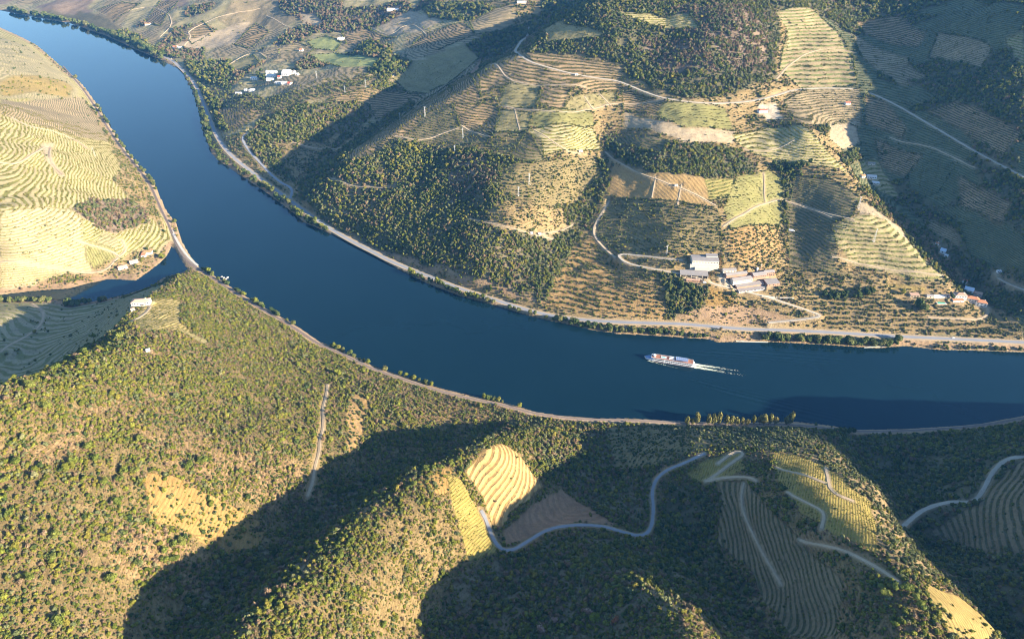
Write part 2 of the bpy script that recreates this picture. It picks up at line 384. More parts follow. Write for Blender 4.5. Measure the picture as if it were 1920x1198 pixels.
# name, label, x, y (photo point under the middle of the front wall), width px, depth m, height m, turn, roof, wall, roof colour, windows, door side extras
BUILDINGS = [
 ('winery_hall','long cream winery hall with flat grey roof above the pillared shed',1322,499,49,21,10,-3,'low','cream_wall','grey_roof',9,''),
 ('pillared_shed','open fronted shed with five dark bays below the cream winery hall',1301,522,51,14,6,-6,'mono','cream_wall','grey_roof',0,'bays'),
 ('outbuilding','small brick outbuilding in front of the pillared shed',1299,529,24,5.5,3.2,-8,'gable','brick','old_tile',3,'door'),
 ('cottage','small grey roofed cottage right of the cream winery hall',1368,512,25,9,4.5,5,'gable','cream_wall','grey_roof',4,'door'),
 ('storage_shed','rear grey storage shed behind the long windowed barn',1381,520,42,8.5,5.5,12,'gable','brick','grey_roof',0,''),
 ('barn','long grey roofed barn with a row of dark windows',1392,532,40,12,7,14,'gable','cream_wall','grey_roof',10,''),
 ('barn','shorter brick walled barn joined to the end of the long barn',1424,523,26,12,7,13,'gable','brick','grey_roof',6,''),
 ('brick_house','two storey brick house beside the tall brick chimney',1442,518,20,9,7.5,10,'gable','brick','grey_roof',5,'two'),
 ('lean_to','low brown roofed lean-to in front of the long barn',1407,538.5,56,9,3.2,13,'mono','brick','grey_roof',0,''),
 ('cellar_shed','lowest wide grey roofed shed beside the gravel road',1412,547,58,11,3.4,12,'mono','concrete','grey_roof',8,''),
 ('machine_shed','square grey shed at the right end of the old factory',1450,537,25,14,5,12,'mono','brick','grey_roof',3,'door'),
 ('farmhouse','left white farmhouse with brown hipped roof in the riverside estate',1801,561.5,20,11,7,-5,'hip','white_wall','old_tile',4,'two'),
 ('farmhouse','middle white farmhouse with orange roof set at an angle',1822,568,22,11,7,-25,'hip','white_wall','terracotta',5,'two'),
 ('farmhouse','right white farmhouse with orange roof nearest the valley',1839,575,18,12,7,-20,'hip','white_wall','terracotta',3,'two'),
 ('annex','long low orange roofed annex beside the green pool',1797,567,20,5,3.2,0,'mono','white_wall','terracotta',3,'door'),
 ('shed','pale blue roofed shed behind the white farmhouses',1815,549,15,13,5,-35,'gable','white_wall','blue_roof',2,'door'),
 ('barn','dark red roofed barn beside the pale blue shed',1832,556,14,10,4.5,-30,'gable','cream_wall','old_tile',2,'door'),
 ('stable','open brown tiled stable left of the estate garden',1715,557.5,16,7,3.5,-3,'mono','cream_wall','old_tile',0,'bays'),
 ('store','small grey roofed store between stable and pool',1744,558.5,12,6,3,-3,'gable','cream_wall','grey_roof',1,'door'),
 ('garden_shed','long narrow pale roofed garden shed behind the pool',1761,559,19,4.5,2.6,0,'mono','white_wall','light_roof',2,''),
 ('wash_house','small brown tiled wash house left of the farmhouses',1776,558,9,5,3.5,0,'gable','white_wall','old_tile',1,'door'),
 ('chapel','tiny white chapel with red roof uphill of the blue shed',1811,532,6,6,5,30,'gable','white_wall','red_tile',1,'door'),
 ('shed','larger blue grey shed on the olive slope above the estate',1766,475,9,13,4,-40,'gable','white_wall','blue_roof',1,'door'),
 ('shed','small white shed just below the blue grey shed',1773,482,6,6,3,-40,'gable','white_wall','light_roof',1,'door'),
 ('cottage','small orange roofed cottage at the top of the olive slope track',1757,460,5,6,3.2,-20,'gable','white_wall','terracotta',1,'door'),
 ('cottage','lone white cottage in the shaded right valley',1873,513,7,6,3.6,-15,'gable','white_wall','light_roof',2,'door'),
 ('cottage','little orange roofed cottage left of the hillside farm',1619,334,7,7,4,10,'gable','white_wall','terracotta',1,'door'),
 ('farm_building','wide pale roofed building of the hillside farm by the right valley',1634,336,17,10,4.5,-12,'gable','white_wall','light_roof',4,'door'),
 ('farm_building','lower pale shed of the hillside farm',1642,347,12,8,3.4,-12,'mono','cream_wall','light_roof',2,'door'),
 ('farm_building','upper grey shed above the hillside farm',1634,310,12,6,3.2,-10,'gable','cream_wall','grey_roof',2,'door'),
 ('white_house','white house with red roof on the bare yard below the ridge road',1431,213,17,10,6,8,'hip','white_wall','red_tile',5,'two'),
 ('white_house','small white house with red roof among pale terraces',1590,197,9,7,4,5,'gable','white_wall','red_tile',2,'door'),
 ('manor_house','long white house with pale orange roof on the near headland crest',264,574,32,11,6,8,'hip','white_wall','pale_tile',7,'two'),
 ('shed','tiny orange shed below the headland house',250,584,6,5,2.8,30,'gable','cream_wall','pale_tile',1,'door'),
 ('villa','orange roofed villa nearest the inlet mouth on the left bank',276,478,17,9,4.5,12,'hip','white_wall','terracotta',4,'door'),
 ('villa','middle orange roofed house of the three beside the inlet',252,494,14,8,3.6,32,'gable','white_wall','pale_tile',3,'door'),
 ('villa','lower left orange roofed house of the three beside the inlet',231,505,15,9,3.6,28,'gable','white_wall','pale_tile',3,'door'),
 ('estate_building','upper long white gabled hall of the distant estate',508,139,20,13,6,-8,'gable','white_wall','light_roof',4,''),
 ('estate_building','middle long white gabled hall of the distant estate',507,146,18,12,6,-8,'gable','white_wall','light_roof',4,''),
 ('estate_building','lower white gabled hall of the distant estate',506,153,14,12,6,-8,'gable','white_wall','light_roof',3,'door'),
 ('estate_building','largest grey roofed hall of the distant estate',534,143,13,30,9,-14,'gable','white_wall','light_roof',3,''),
 ('estate_building','front white block of the distant estate facing the river',521,159,12,14,6,-8,'low','white_wall','light_roof',3,'two'),
 ('estate_building','narrow white tower block at the front of the distant estate',532,160,8,12,8,-10,'low','white_wall','light_roof',2,'two'),
 ('estate_building','grey roofed wing on the right of the distant estate',546,140,8,20,5,-14,'gable','white_wall','grey_roof',2,''),
 ('estate_building','small red roofed link between the halls of the distant estate',523,148,6,12,5,-10,'gable','white_wall','red_tile',1,''),
 ('estate_building','red roofed shed at the lower right corner of the distant estate',541,160,6,14,4,-20,'gable','cream_wall','red_tile',1,'door'),
 ('estate_building','small white store at the upper right edge of the distant estate',556,142,5,10,4,-14,'gable','white_wall','light_roof',1,'door'),
 ('white_house','square white house left of the distant estate behind dark trees',476,151,13,15,7,-10,'low','white_wall','light_roof',3,'two'),
 ('cottage','low cream cottage nearest the road below the distant estate',447,178,12,10,4,-6,'gable','cream_wall','light_roof',2,'door'),
 ('cottage','two storey white cottage below the distant estate',471,173,10,12,6,-12,'hip','white_wall','light_roof',2,'two'),
 ('cottage','narrow white cottage between two cottages below the distant estate',460,172,5,10,4,-10,'gable','white_wall','light_roof',1,'door'),
 ('cottage','white cottage on the far terraces above the river bend',277,48,10,12,5,5,'gable','white_wall','terracotta',2,'door'),
 ('cottage','orange roofed cottage by the far river bend',328,91,9,12,5,-10,'gable','white_wall','terracotta',2,'door'),
 ('cottage','white cottage right beside the orange one at the far river bend',338,92,8,12,4,-10,'gable','white_wall','light_roof',2,'door'),
 ('cottage','orange roofed cottage above the bright green fields',564,97,6,12,5,-10,'gable','white_wall','terracotta',1,'door'),
 ('farm_building','long white farm building on the far plateau near the top edge',736,22,22,16,6,-8,'gable','white_wall','light_roof',4,''),
 ('farm_building','white flat roofed building at the head of the side valley',978,7,17,16,5,-5,'low','white_wall','light_roof',3,''),
 ('white_house','white house above the green fields of the far valley',638,76,12,14,6,-10,'hip','white_wall','light_roof',3,'door'),
 ('hut','small white hut at the foot of the gold vineyard terraces',1089,286,6,4,3,0,'gable','white_wall','light_roof',1,'door'),
 ('hut','small pale hut beside the ridge road on brown terraces',1081,142,5,5,3,5,'gable','white_wall','light_roof',1,'door'),
 ('hut','small white hut on the brown field above the rows of bushes',1268,350,6,4,3,10,'gable','white_wall','grey_roof',1,'door'),
 ('hut','right one of two tiny white huts on the wooded slope track',1012,441,5,4,2.6,0,'mono','white_wall','light_roof',1,''),
 ('hut','left one of two tiny white huts on the wooded slope track',997,440,4,4,2.6,0,'mono','white_wall','light_roof',1,''),
 ('hut','tiny white hut beside the ochre field on the headland',278,660,6,3,2.4,20,'mono','white_wall','light_roof',0,'door'),
]
BSPOT = []
for b in BUILDINGS:
    nm, lab, x, y, wpx, d, h, rot = b[:8]
    X, Y, Z = spot(x, y)
    zcam = Y * CP + (CAM_H - Z) * SP
    w = wpx * zcam / FOC; a = math.radians(rot)
    X2, Y2 = X - math.sin(a) * d / 2, Y + math.cos(a) * d / 2
    r = math.hypot(w, d) / 2 + 2
    m = np.nonzero((np.abs(GX - X2) < r + 14) & (np.abs(GY - Y2) < r + 14))
    dx, dy = GX[m] - X2, GY[m] - Y2
    c, s_ = math.cos(a), math.sin(a)
    u, v = np.abs(c * dx + s_ * dy) - w / 2 - 1.5, np.abs(-s_ * dx + c * dy) - d / 2 - 1.5
    q = np.hypot(np.maximum(u, 0), np.maximum(v, 0)); k = 1 - sstep(0, 7, q)
    Zb = Z + .35
    ZS[m] = ZS[m] * (1 - k) + (Zb - .1) * k
    ROADD[m] = np.minimum(ROADD[m], q)
    PADS.append((X2, Y2, r * .8))
    BSPOT.append((X2, Y2, Zb, w))
POOL = spot(1764, 567.5); PADS.append((POOL[0], POOL[1], 9))


# ------------------------------------------------------------------ land cover: what grows on each parcel
#          soil colour          row/plant colour      rows                 row strength, shrubs per m2, kinds of shrub
KINDS = {
 'scrub':   ((.185,.120,.055), (.300,.200,.100), ('z', 2.6), .50, .165, (5, 3, 2, 3, 1)),
 'scrubd':  ((.155,.110,.046), (.240,.165,.080), ('z', 2.6), .40, .200, (6, 2, 2, 2, 2)),
 'scrubt':  ((.245,.170,.075), (.310,.225,.110), ('z', 3.4), .55, .085, (4, 4, 3, 2, 0)),
 'wood':    ((.115,.100,.052), (.150,.120,.070), None, 0, .150, (5, 5, 4, 1, 1)),
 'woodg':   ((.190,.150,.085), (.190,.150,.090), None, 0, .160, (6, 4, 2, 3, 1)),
 'maquis':  ((.210,.150,.100), (.220,.160,.110), None, 0, .150, (1, 4, 2, 5, 0)),
 'gold':    ((.400,.320,.165), (.210,.195,.042), ('z', 2.9), .95, .0006, (1, 1, 0, 0, 0)),
 'goldw':   ((.420,.335,.195), (.250,.215,.075), ('z', 3.6), .80, .0010, (1, 2, 0, 0, 0)),
 'pale':    ((.340,.275,.150), (.180,.165,.065), ('z', 3.0), .65, .0020, (1, 2, 0, 0, 0)),
 'pink':    ((.330,.245,.140), (.095,.090,.040), ('z', 2.6), .80, .0008, (1, 2, 0, 0, 0)),
 'brown':   ((.330,.220,.115), (.050,.055,.022), ('z', 2.6), .95, .0012, (1, 2, 1, 0, 0)),
 'brownw':  ((.340,.230,.120), (.060,.065,.026), ('z', 3.6), .90, .0012, (1, 2, 1, 0, 0)),
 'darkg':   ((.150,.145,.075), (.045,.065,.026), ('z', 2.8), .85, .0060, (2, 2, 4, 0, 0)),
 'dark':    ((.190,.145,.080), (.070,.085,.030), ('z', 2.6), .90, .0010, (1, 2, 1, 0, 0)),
 'olive':   ((.290,.235,.115), (.175,.160,.048), ('d', 80, 2.4), .50, .0004, (1, 1, 0, 0, 0)),
 'oliveg':  ((.240,.210,.085), (.165,.170,.045), ('d', 95, 2.4), .55, .0004, (1, 1, 0, 0, 0)),
 'orange':  ((.350,.225,.095), (.230,.160,.060), ('d', 70, 2.4), .45, .0006, (1, 1, 1, 0, 0)),
 'orangeg': ((.300,.240,.085), (.130,.150,.035), ('z', 2.6), .75, .0000, (1, 1, 1, 0, 0)),
 'orchard': ((.290,.180,.070), (.330,.220,.110), ('z', 3.0), .45, .050, (3, 4, 3, 0, 0)),
 'groved':  ((.230,.170,.080), (.140,.125,.050), ('z', 2.8), .50, .062, (3, 4, 3, 0, 0)),
 'grove':   ((.235,.165,.072), (.260,.185,.110), ('z', 3.0), .45, .060, (2, 6, 3, 0, 0)),
 'terrace': ((.340,.265,.135), (.150,.160,.042), ('z', 4.0), .85, .0010, (1, 1, 0, 0, 0)),
 'terraceg':((.330,.245,.135), (.120,.155,.040), ('z', 5.6), .80, .0010, (1, 1, 0, 0, 0)),
 'knoll':   ((.420,.275,.110), (.240,.150,.055), ('z', 3.6), .90, .0012, (1, 1, 0, 1, 0)),
 'knolld':  ((.240,.170,.095), (.160,.120,.060), ('z', 4.2), .75, .0020, (1, 1, 1, 1, 0)),
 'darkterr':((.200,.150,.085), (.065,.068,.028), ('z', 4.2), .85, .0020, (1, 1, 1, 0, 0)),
 'paleterr':((.330,.275,.165), (.170,.165,.060), ('z', 3.2), .85, .0030, (2, 1, 1, 0, 0)),
 'goldv':   ((.275,.200,.062), (.190,.170,.032), ('d', 62, 2.6), .60, .0004, (1, 1, 0, 0, 0)),
 'goldv2':  ((.400,.300,.130), (.200,.165,.045), ('d', 86, 5.6), .95, .0000, (1, 1, 0, 0, 0)),
 'bare':    ((.360,.275,.170), (.380,.300,.200), ('z', 3.4), .30, .0012, (1, 1, 0, 0, 0)),
 'bareo':   ((.290,.175,.060), (.230,.150,.050), ('z', 2.2), .4, .065, (2, 2, 1, 0, 1)),
 'field':   ((.290,.170,.095), (.210,.130,.075), ('z', 2.6), .50, .0010, (1, 1, 1, 0, 0)),
 'grass':   ((.290,.205,.070), (.210,.165,.055), ('z', 2.0), .5, .012, (2, 1, 0, 0, 1)),
 'lush':    ((.260,.270,.100), (.210,.230,.080), ('d', 30, 5.0), .35, .0010, (1, 1, 0, 0, 0)),
 'bank':    ((.320,.210,.120), (.300,.200,.120), None, 0, .030, (3, 3, 2, 1, 1)),
 'yard':    ((.400,.330,.240), (.450,.390,.300), None, 0, .0, (1, 0, 0, 0, 0)),
}
KNAMES = list(KINDS)
KI = {k: i for i, k in enumerate(KNAMES)}
near_side = np.zeros(GX.shape, bool)
# which side of the river: nearer the south bank, or south of it
NB = px_poly(RIVER[:RIVER.index((3200, 672)) + 1]); SB = px_poly(RIVER[RIVER.index((3200, 760)):])
near_side = seg_dist(GX, GY, SB, closed=False) < seg_dist(GX, GY, NB, closed=False)
cover = np.full(GX.shape, KI['scrubt'])
cn = fbm(GX, GY, 260, 3, 77)
cover[(GY > 1850) & (GX < -100)] = KI['pale']
cover[(GY > 1850) & (GX < -100) & (cn > .05)] = KI['pink']
cover[(GY > 2300) & (cn < -.22)] = KI['maquis']
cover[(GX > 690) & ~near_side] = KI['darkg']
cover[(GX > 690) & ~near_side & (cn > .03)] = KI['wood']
cover[(GY > 1950) & (GX > 100)] = KI['wood']
cover[near_side] = KI['scrub']
cover[near_side & (cn < -.06)] = KI['scrubd']
left_hill = near_side & ((GY > 1180) | (GX < -900))
cover[left_hill] = KI['gold']
cover[near_side & (GX > 430)] = KI['wood']
cover[near_side & (GX < -530 - .22 * (GY - 727)) & (GY < 1060) & (GX > -1100)] = KI['paleterr']
PARCELS = [
 # left bank
 ('pale',[(0,70),(60,92),(100,122),(146,168),(150,200),(60,186),(0,182)]),
 ('grass',[(0,150),(60,142),(120,152),(138,166),(128,182),(60,172),(0,180)]),
 ('pink',[(0,186),(60,188),(120,184),(160,186),(182,214),(205,245),(215,268),(150,258),(90,240),(40,226),(0,216)]),
 ('gold',[(0,216),(90,240),(150,258),(215,280),(210,330),(140,380),(60,395),(0,400)]),
 ('bare',[(80,270),(100,268),(96,300),(120,330),(112,332),(86,300)]),
 ('scrubt',[(162,190),(184,212),(240,292),(286,350),(304,402),(314,440),(296,420),(262,388),(215,340),(228,320),(195,250),(175,215)]),
 ('maquis',[(135,392),(178,374),(250,378),(284,402),(282,418),(224,442),(192,432),(150,412)]),
 ('goldw',[(0,400),(130,392),(150,412),(160,452),(164,490),(175,505),(120,520),(0,545)]),
 ('oliveg',[(160,460),(172,452),(214,466),(221,482),(176,504),(163,490)]),
 ('pale',[(196,436),(224,446),(226,470),(180,456)]),
 ('gold',[(230,446),(282,424),(308,444),(312,462),(288,476),(250,474),(234,470)]),
 ('scrubt',[(180,508),(230,486),(280,462),(300,478),(290,498),(250,522),(205,520)]),
 # far north-west
 ('wood',[(95,18),(140,30),(150,20),(210,40),(262,70),(330,112),(345,134),(330,125),(262,94),(200,66),(130,44),(60,32)]),
 ('maquis',[(520,2),(640,2),(652,30),(640,52),(575,48),(530,24)]),
 ('brown',[(180,20),(230,5),(262,8),(214,42)]),('pale',[(262,8),(300,0),(270,40),(225,46)]),('brown',[(300,2),(335,2),(302,50),(272,44)]),('brownw',[(340,60),(380,40),(400,60),(360,84)]),('brown',[(440,84),(480,44),(505,60),(470,92)]),
 ('bare',[(330,84),(440,46),(470,40),(440,84),(350,92)]),('bare',[(560,28),(590,26),(606,42),(600,50),(570,46)]),
 ('wood',[(346,118),(430,112),(440,140),(420,200),(450,220),(420,250),(392,226),(372,180),(356,142)]),
 ('lush',[(575,78),(610,68),(640,80),(630,96),(590,92)]),('lush',[(580,104),(630,100),(720,112),(700,126),(640,126),(600,116)]),
 ('olive',[(432,118),(475,104),(490,120),(440,138)]),
 ('pink',[(480,98),(560,80),(590,92),(560,120),(500,112)]),
 ('brown',[(640,62),(690,55),(740,72),(700,90),(650,84)]),('wood',[(664,92),(700,74),(735,96),(730,106),(690,106)]),
 ('bare',[(710,50),(770,18),(830,40),(780,62),(730,66)]),
 ('wood',[(792,10),(910,5),(930,26),(860,40),(800,34)]),
 ('pink',[(880,40),(950,10),(970,30),(960,52),(890,66)]),
 ('brown',[(790,66),(870,42),(890,66),(820,96),(770,92)]),
 ('wood',[(690,134),(720,104),(775,116),(770,136),(720,150)]),
 ('grove',[(356,142),(500,186),(560,170),(640,150),(690,140),(720,150),(660,168),(560,196),(500,226),(440,210)]),
 ('brown',[(415,205),(460,200),(492,216),(440,248),(420,230)]),
 # the spur west of the side valley
 ('wood',[(455,262),(492,226),(560,198),(650,196),(700,196),(706,214),(660,252),(610,292),(552,342),(520,326),(488,300)]),
 ('woodg',[(600,200),(700,196),(706,214),(660,250),(612,262),(580,230)]),
 ('scrubt',[(520,270),(600,270),(640,250),(600,296),(552,340),(530,300)]),
 ('brown',[(592,196),(690,166),(780,176),(792,184),(740,214),(704,224),(690,196)]),
 ('brown',[(600,186),(650,170),(700,164),(720,176),(690,186)]),
 ('wood',[(690,160),(715,146),(760,172),(700,172)]),
 ('olive',[(735,146),(780,112),(870,86),(900,92),(905,106),(850,150),(800,176),(760,170)]),
 ('field',[(840,160),(880,138),(905,108),(890,138),(848,172)]),
 ('wood',[(872,88),(905,66),(960,50),(1010,36),(1010,56),(968,84),(905,112)]),
 ('wood',[(1000,32),(1060,0),(1140,0),(1120,20),(1060,42),(1010,60)]),
 ('wood',[(556,346),(612,296),(700,234),(770,190),(780,196),(700,250),(640,300),(580,356)]),
 # the terraced spur and its fields
 ('brown',[(646,306),(700,256),(760,214),(830,166),(880,140),(900,150),(900,200),(862,236),(800,262),(750,262),(735,290),(690,294),(660,304)]),
 ('dark',[(756,258),(800,212),(850,196),(862,236),(920,250),(912,270),(860,272),(800,268)]),
 ('brown',[(862,236),(846,196),(930,196),(940,216),(924,258)]),
 ('brownw',[(880,146),(930,114),(972,104),(1060,106),(1168,126),(1164,168),(1100,170),(1010,160),(940,160),(900,176)]),
 ('olive',[(948,156),(1014,160),(1004,202),(936,200)]),('brownw',[(1018,160),(1068,168),(1056,206),(1008,198)]),
 ('olive',[(1070,182),(1156,170),(1156,188),(1106,206),(1050,212),(1000,206),(1056,206)]),
 ('olive',[(936,206),(1000,212),(986,246),(926,248)]),
 ('oliveg',[(1002,212),(1110,210),(1114,238),(1050,240),(990,240)]),
 ('gold',[(990,244),(1112,242),(1130,280),(1040,288),(1016,292)]),
 ('dark',[(986,250),(1016,260),(1020,304),(980,306),(956,292)]),
 ('groved',[(920,252),(986,248),(956,288),(924,280)]),
 # woods above the road
 ('wood',[(552,366),(580,352),(640,306),(690,296),(740,264),(800,272),(870,276),(940,292),(1010,310),(1126,292),(1134,326),(1100,392),(1066,446),(1014,548),(960,556),(860,532),(760,486),(700,462),(640,432),(580,396)]),
 ('maquis',[(842,300),(900,290),(936,330),(880,376),(838,380)]),
 ('woodg',[(640,330),(740,320),(760,400),(700,430),(620,390)]),
 ('woodg',[(800,420),(900,410),(980,450),(1000,520),(960,552),(860,528),(800,490)]),
 ('groved',[(944,310),(1010,306),(1120,292),(1124,322),(1080,384),(980,392),(930,362)]),
 ('scrubt',[(900,392),(1062,398),(1070,430),(1040,446),(950,432),(900,412)]),
 ('bank',[(700,466),(860,534),(960,560),(1040,582),(1036,572),(960,548),(860,520),(720,462)]),
 ('orchard',[(1052,470),(1112,446),(1180,504),(1240,512),(1250,602),(1100,592),(1012,574)]),
 ('groved',[(1142,374),(1222,376),(1346,396),(1356,470),(1290,478),(1170,476),(1120,440)]),
 ('orange',[(1150,306),(1200,326),(1320,330),(1340,390),(1230,376),(1146,370),(1132,350)]),
 ('orangeg',[(1320,334),(1376,336),(1386,370),(1330,378)]),
 ('oliveg',[(1382,330),(1442,318),(1476,340),(1472,400),(1464,422),(1370,430),(1356,392)]),
 ('orchard',[(1366,430),(1456,424),(1470,478),(1400,498),(1364,474)]),
 ('wood',[(1138,256),(1180,276),(1250,270),(1392,286),(1424,326),(1300,332),(1230,326),(1180,312),(1138,292)]),
 ('dark',[(1164,246),(1250,262),(1242,290),(1160,272)]),
 ('bare',[(1168,210),(1280,242),(1376,246),(1376,270),(1280,266),(1170,236)]),
 ('brown',[(1164,168),(1250,190),(1240,214),(1168,206)]),('oliveg',[(1240,196),(1360,204),(1376,244),(1280,240),(1230,216)]),
 ('gold',[(1370,252),(1440,240),(1500,234),(1540,270),(1592,326),(1480,310),(1420,290),(1392,276)]),
 ('pink',[(1470,190),(1522,166),(1612,166),(1612,240),(1580,226),(1540,240),(1510,234),(1490,222)]),
 ('bare',[(1556,232),(1600,226),(1612,266),(1580,280),(1556,262)]),
 ('wood',[(1530,238),(1552,230),(1556,250),(1536,256)]),('wood',[(1570,290),(1606,276),(1616,300),(1590,312)]),
 ('yard',[(1420,196),(1458,194),(1470,222),(1436,226)]),
 ('wood',[(1002,562),(1036,482),(1064,432),(1098,382),(1124,330),(1144,336),(1122,394),(1090,447),(1060,492),(1030,566)]),('wood',[(786,480),(830,436),(880,402),(920,350),(945,360),(905,420),(850,452),(815,500)]),
 ('wood',[(1450,306),(1490,302),(1500,330),(1486,420),(1470,440),(1470,340)]),
 # the wooded dome
 ('wood',[(1060,52),(1130,8),(1250,0),(1452,0),(1460,60),(1456,140),(1400,176),(1290,186),(1180,150),(1164,122),(1100,106),(1060,104),(985,100),(1000,72)]),
 ('maquis',[(1254,16),(1400,10),(1440,60),(1440,136),(1380,130),(1300,70)]),
 ('maquis',[(1200,70),(1300,70),(1350,140),(1240,140)]),
 ('scrubt',[(1170,152),(1290,186),(1400,178),(1456,144),(1446,170),(1400,188),(1300,190),(1210,174)]),
 ('gold',[(1142,20),(1292,26),(1312,54),(1250,56),(1190,36)]),
 ('olive',[(1010,62),(1060,46),(1136,64),(1120,72),(1030,80)]),
 ('terraceg',[(1452,22),(1522,16),(1572,60),(1600,110),(1606,160),(1500,166),(1460,128),(1476,60)]),
 ('wood',[(1530,10),(1660,2),(1760,30),(1600,66),(1570,50)]),
 # the shaded hill on the right
 ('pink',[(1594,58),(1700,108),(1744,150),(1690,162),(1618,112)]),
 ('brown',[(1740,210),(1790,190),(1920,250),(1880,292),(1840,272)]),
 ('brown',[(1620,176),(1660,190),(1700,240),(1690,262),(1620,230)]),
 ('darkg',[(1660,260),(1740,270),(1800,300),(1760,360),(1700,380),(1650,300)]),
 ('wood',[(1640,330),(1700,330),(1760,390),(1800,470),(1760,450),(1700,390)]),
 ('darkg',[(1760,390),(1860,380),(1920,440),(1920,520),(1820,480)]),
 ('wood',[(1700,150),(1920,130),(1920,230),(1790,186)]),
 ('terrace',[(1884,70),(1925,56),(1925,132),(1900,104)]),
 ('brown',[(1640,262),(1730,290),(1700,330),(1650,310)]),('pink',[(1760,60),(1860,90),(1840,130),(1740,110)]),('brown',[(1800,330),(1900,380),(1880,420),(1800,390)]),('pink',[(1720,400),(1790,430),(1800,470),(1750,440)]),('brown',[(1620,60),(1600,40),(1680,30),(1740,60),(1720,90)]),
 # the triangular spur on the right
 ('dark',[(1490,330),(1560,336),(1612,370),(1600,404),(1560,420),(1570,470),(1560,500),(1640,530),(1480,502),(1478,400)]),
 ('terrace',[(1566,424),(1610,404),(1662,412),(1702,452),(1772,524),(1740,530),(1600,496),(1560,452)]),
 ('bare',[(1610,376),(1640,392),(1692,430),(1706,456),(1664,414),(1612,402)]),
 ('scrub',[(1602,344),(1664,380),(1742,440),(1800,508),(1812,540),(1778,524),(1706,444),(1640,386)]),
 ('terrace',[(1610,300),(1640,296),(1664,330),(1690,370),(1650,360),(1610,330)]),
 ('grove',[(1480,536),(1640,534),(1780,530),(1810,560),(1880,580),(1910,600),(1920,636),(1700,626),(1560,618),(1540,590)]),
 ('grass',[(1668,536),(1740,534),(1740,544),(1680,546)]),
 ('bareo',[(1314,540),(1366,544),(1374,574),(1322,570)]),
 ('yard',[(1345,520),(1372,520),(1382,540),(1352,536)]),
 ('wood',[(1240,512),(1290,520),(1322,540),(1320,570),(1290,600),(1246,600)]),
 ('bank',[(1260,604),(1420,612),(1500,600),(1380,570),(1320,572)]),
 # headland
 ('scrubd',[(374,508),(470,568),(430,600),(350,560),(310,540)]),
 ('goldv2',[(264,570),(282,560),(340,564),(336,604),(360,622),(280,620),(250,612)]),
 ('olive',[(330,612),(392,640),(386,646),(340,622)]),
 ('bareo',[(284,656),(350,652),(392,654),(330,664)]),
 ('scrubd',[(0,746),(60,718),(130,672),(210,628),(290,670),(330,720),(200,760),(60,820),(0,840)]),
 ('orchard',[(652,752),(684,730),(688,760),(676,840),(664,868),(650,840)]),
 ('bareo',[(292,884),(350,882),(400,912),(446,930),(484,962),(430,1000),(380,1012),(340,1000),(270,972)]),
 ('bareo',[(408,1012),(440,990),(480,976),(470,1030),(432,1058)]),
 ('grass',[(400,1010),(350,1005),(380,1000)]),
 # the first valley and the ridge with the bare knoll
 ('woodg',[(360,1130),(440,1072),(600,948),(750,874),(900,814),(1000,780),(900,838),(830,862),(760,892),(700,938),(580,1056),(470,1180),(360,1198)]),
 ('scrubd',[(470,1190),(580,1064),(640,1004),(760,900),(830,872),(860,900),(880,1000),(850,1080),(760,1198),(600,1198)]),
 ('bareo',[(760,900),(830,880),(836,930),(800,940)]),
 ('goldv',[(836,892),(862,902),(920,1000),(936,1036),(880,1050),(862,1000),(844,940)]),
 ('knoll',[(870,886),(902,848),(940,832),(972,852),(1000,890),(1018,916),(988,940),(956,960),(940,992),(924,990),(902,932)]),
 ('field',[(944,994),(1000,944),(1054,918),(1100,950),(1156,984),(1080,978),(1010,996),(950,1024)]),
 # second valley, low ridge
 ('woodg',[(1040,800),(1200,790),(1340,830),(1230,870),(1210,980),(1150,970),(1060,912),(1010,870),(1010,820)]),
 ('groved',[(1140,800),(1290,800),(1330,840),(1230,870),(1150,880)]),
 ('wood',[(1240,900),(1320,910),(1350,1010),(1400,1120),(1300,1060),(1230,1000)]),
 ('woodg',[(880,1060),(960,1040),(1060,1000),(1200,1012),(1330,1060),(1420,1150),(1440,1198),(760,1198)]),
 # olive ridge
 ('grove',[(1200,788),(1480,792),(1560,834),(1640,900),(1700,1000),(1760,1090),(1690,1080),(1640,1010),(1600,930),(1560,900),(1450,842),(1380,836),(1290,830)]),
 ('goldv',[(1282,886),(1330,856),(1390,846),(1400,880),(1350,900),(1320,904)]),
 ('goldv',[(1450,846),(1480,850),(1546,872),(1600,918),(1640,946),(1640,1020),(1660,1048),(1570,1004),(1492,962),(1462,900)]),
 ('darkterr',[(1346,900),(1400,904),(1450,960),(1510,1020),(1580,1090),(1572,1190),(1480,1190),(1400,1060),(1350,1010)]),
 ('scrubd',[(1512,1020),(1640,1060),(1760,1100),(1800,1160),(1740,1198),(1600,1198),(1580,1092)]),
 ('grass',[(1736,1092),(1800,1128),(1900,1188),(1860,1198),(1780,1196)]),
 # far right hill
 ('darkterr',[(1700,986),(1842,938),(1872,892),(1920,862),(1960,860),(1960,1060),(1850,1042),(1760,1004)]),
]
PARCEL_W = []
jx = 5.0 * fbm(GX, GY, 60, 3, 201); jy = 5.0 * fbm(GX, GY, 60, 3, 202)
def P_near(P): return np.hypot(*P.mean(0)) < 1250
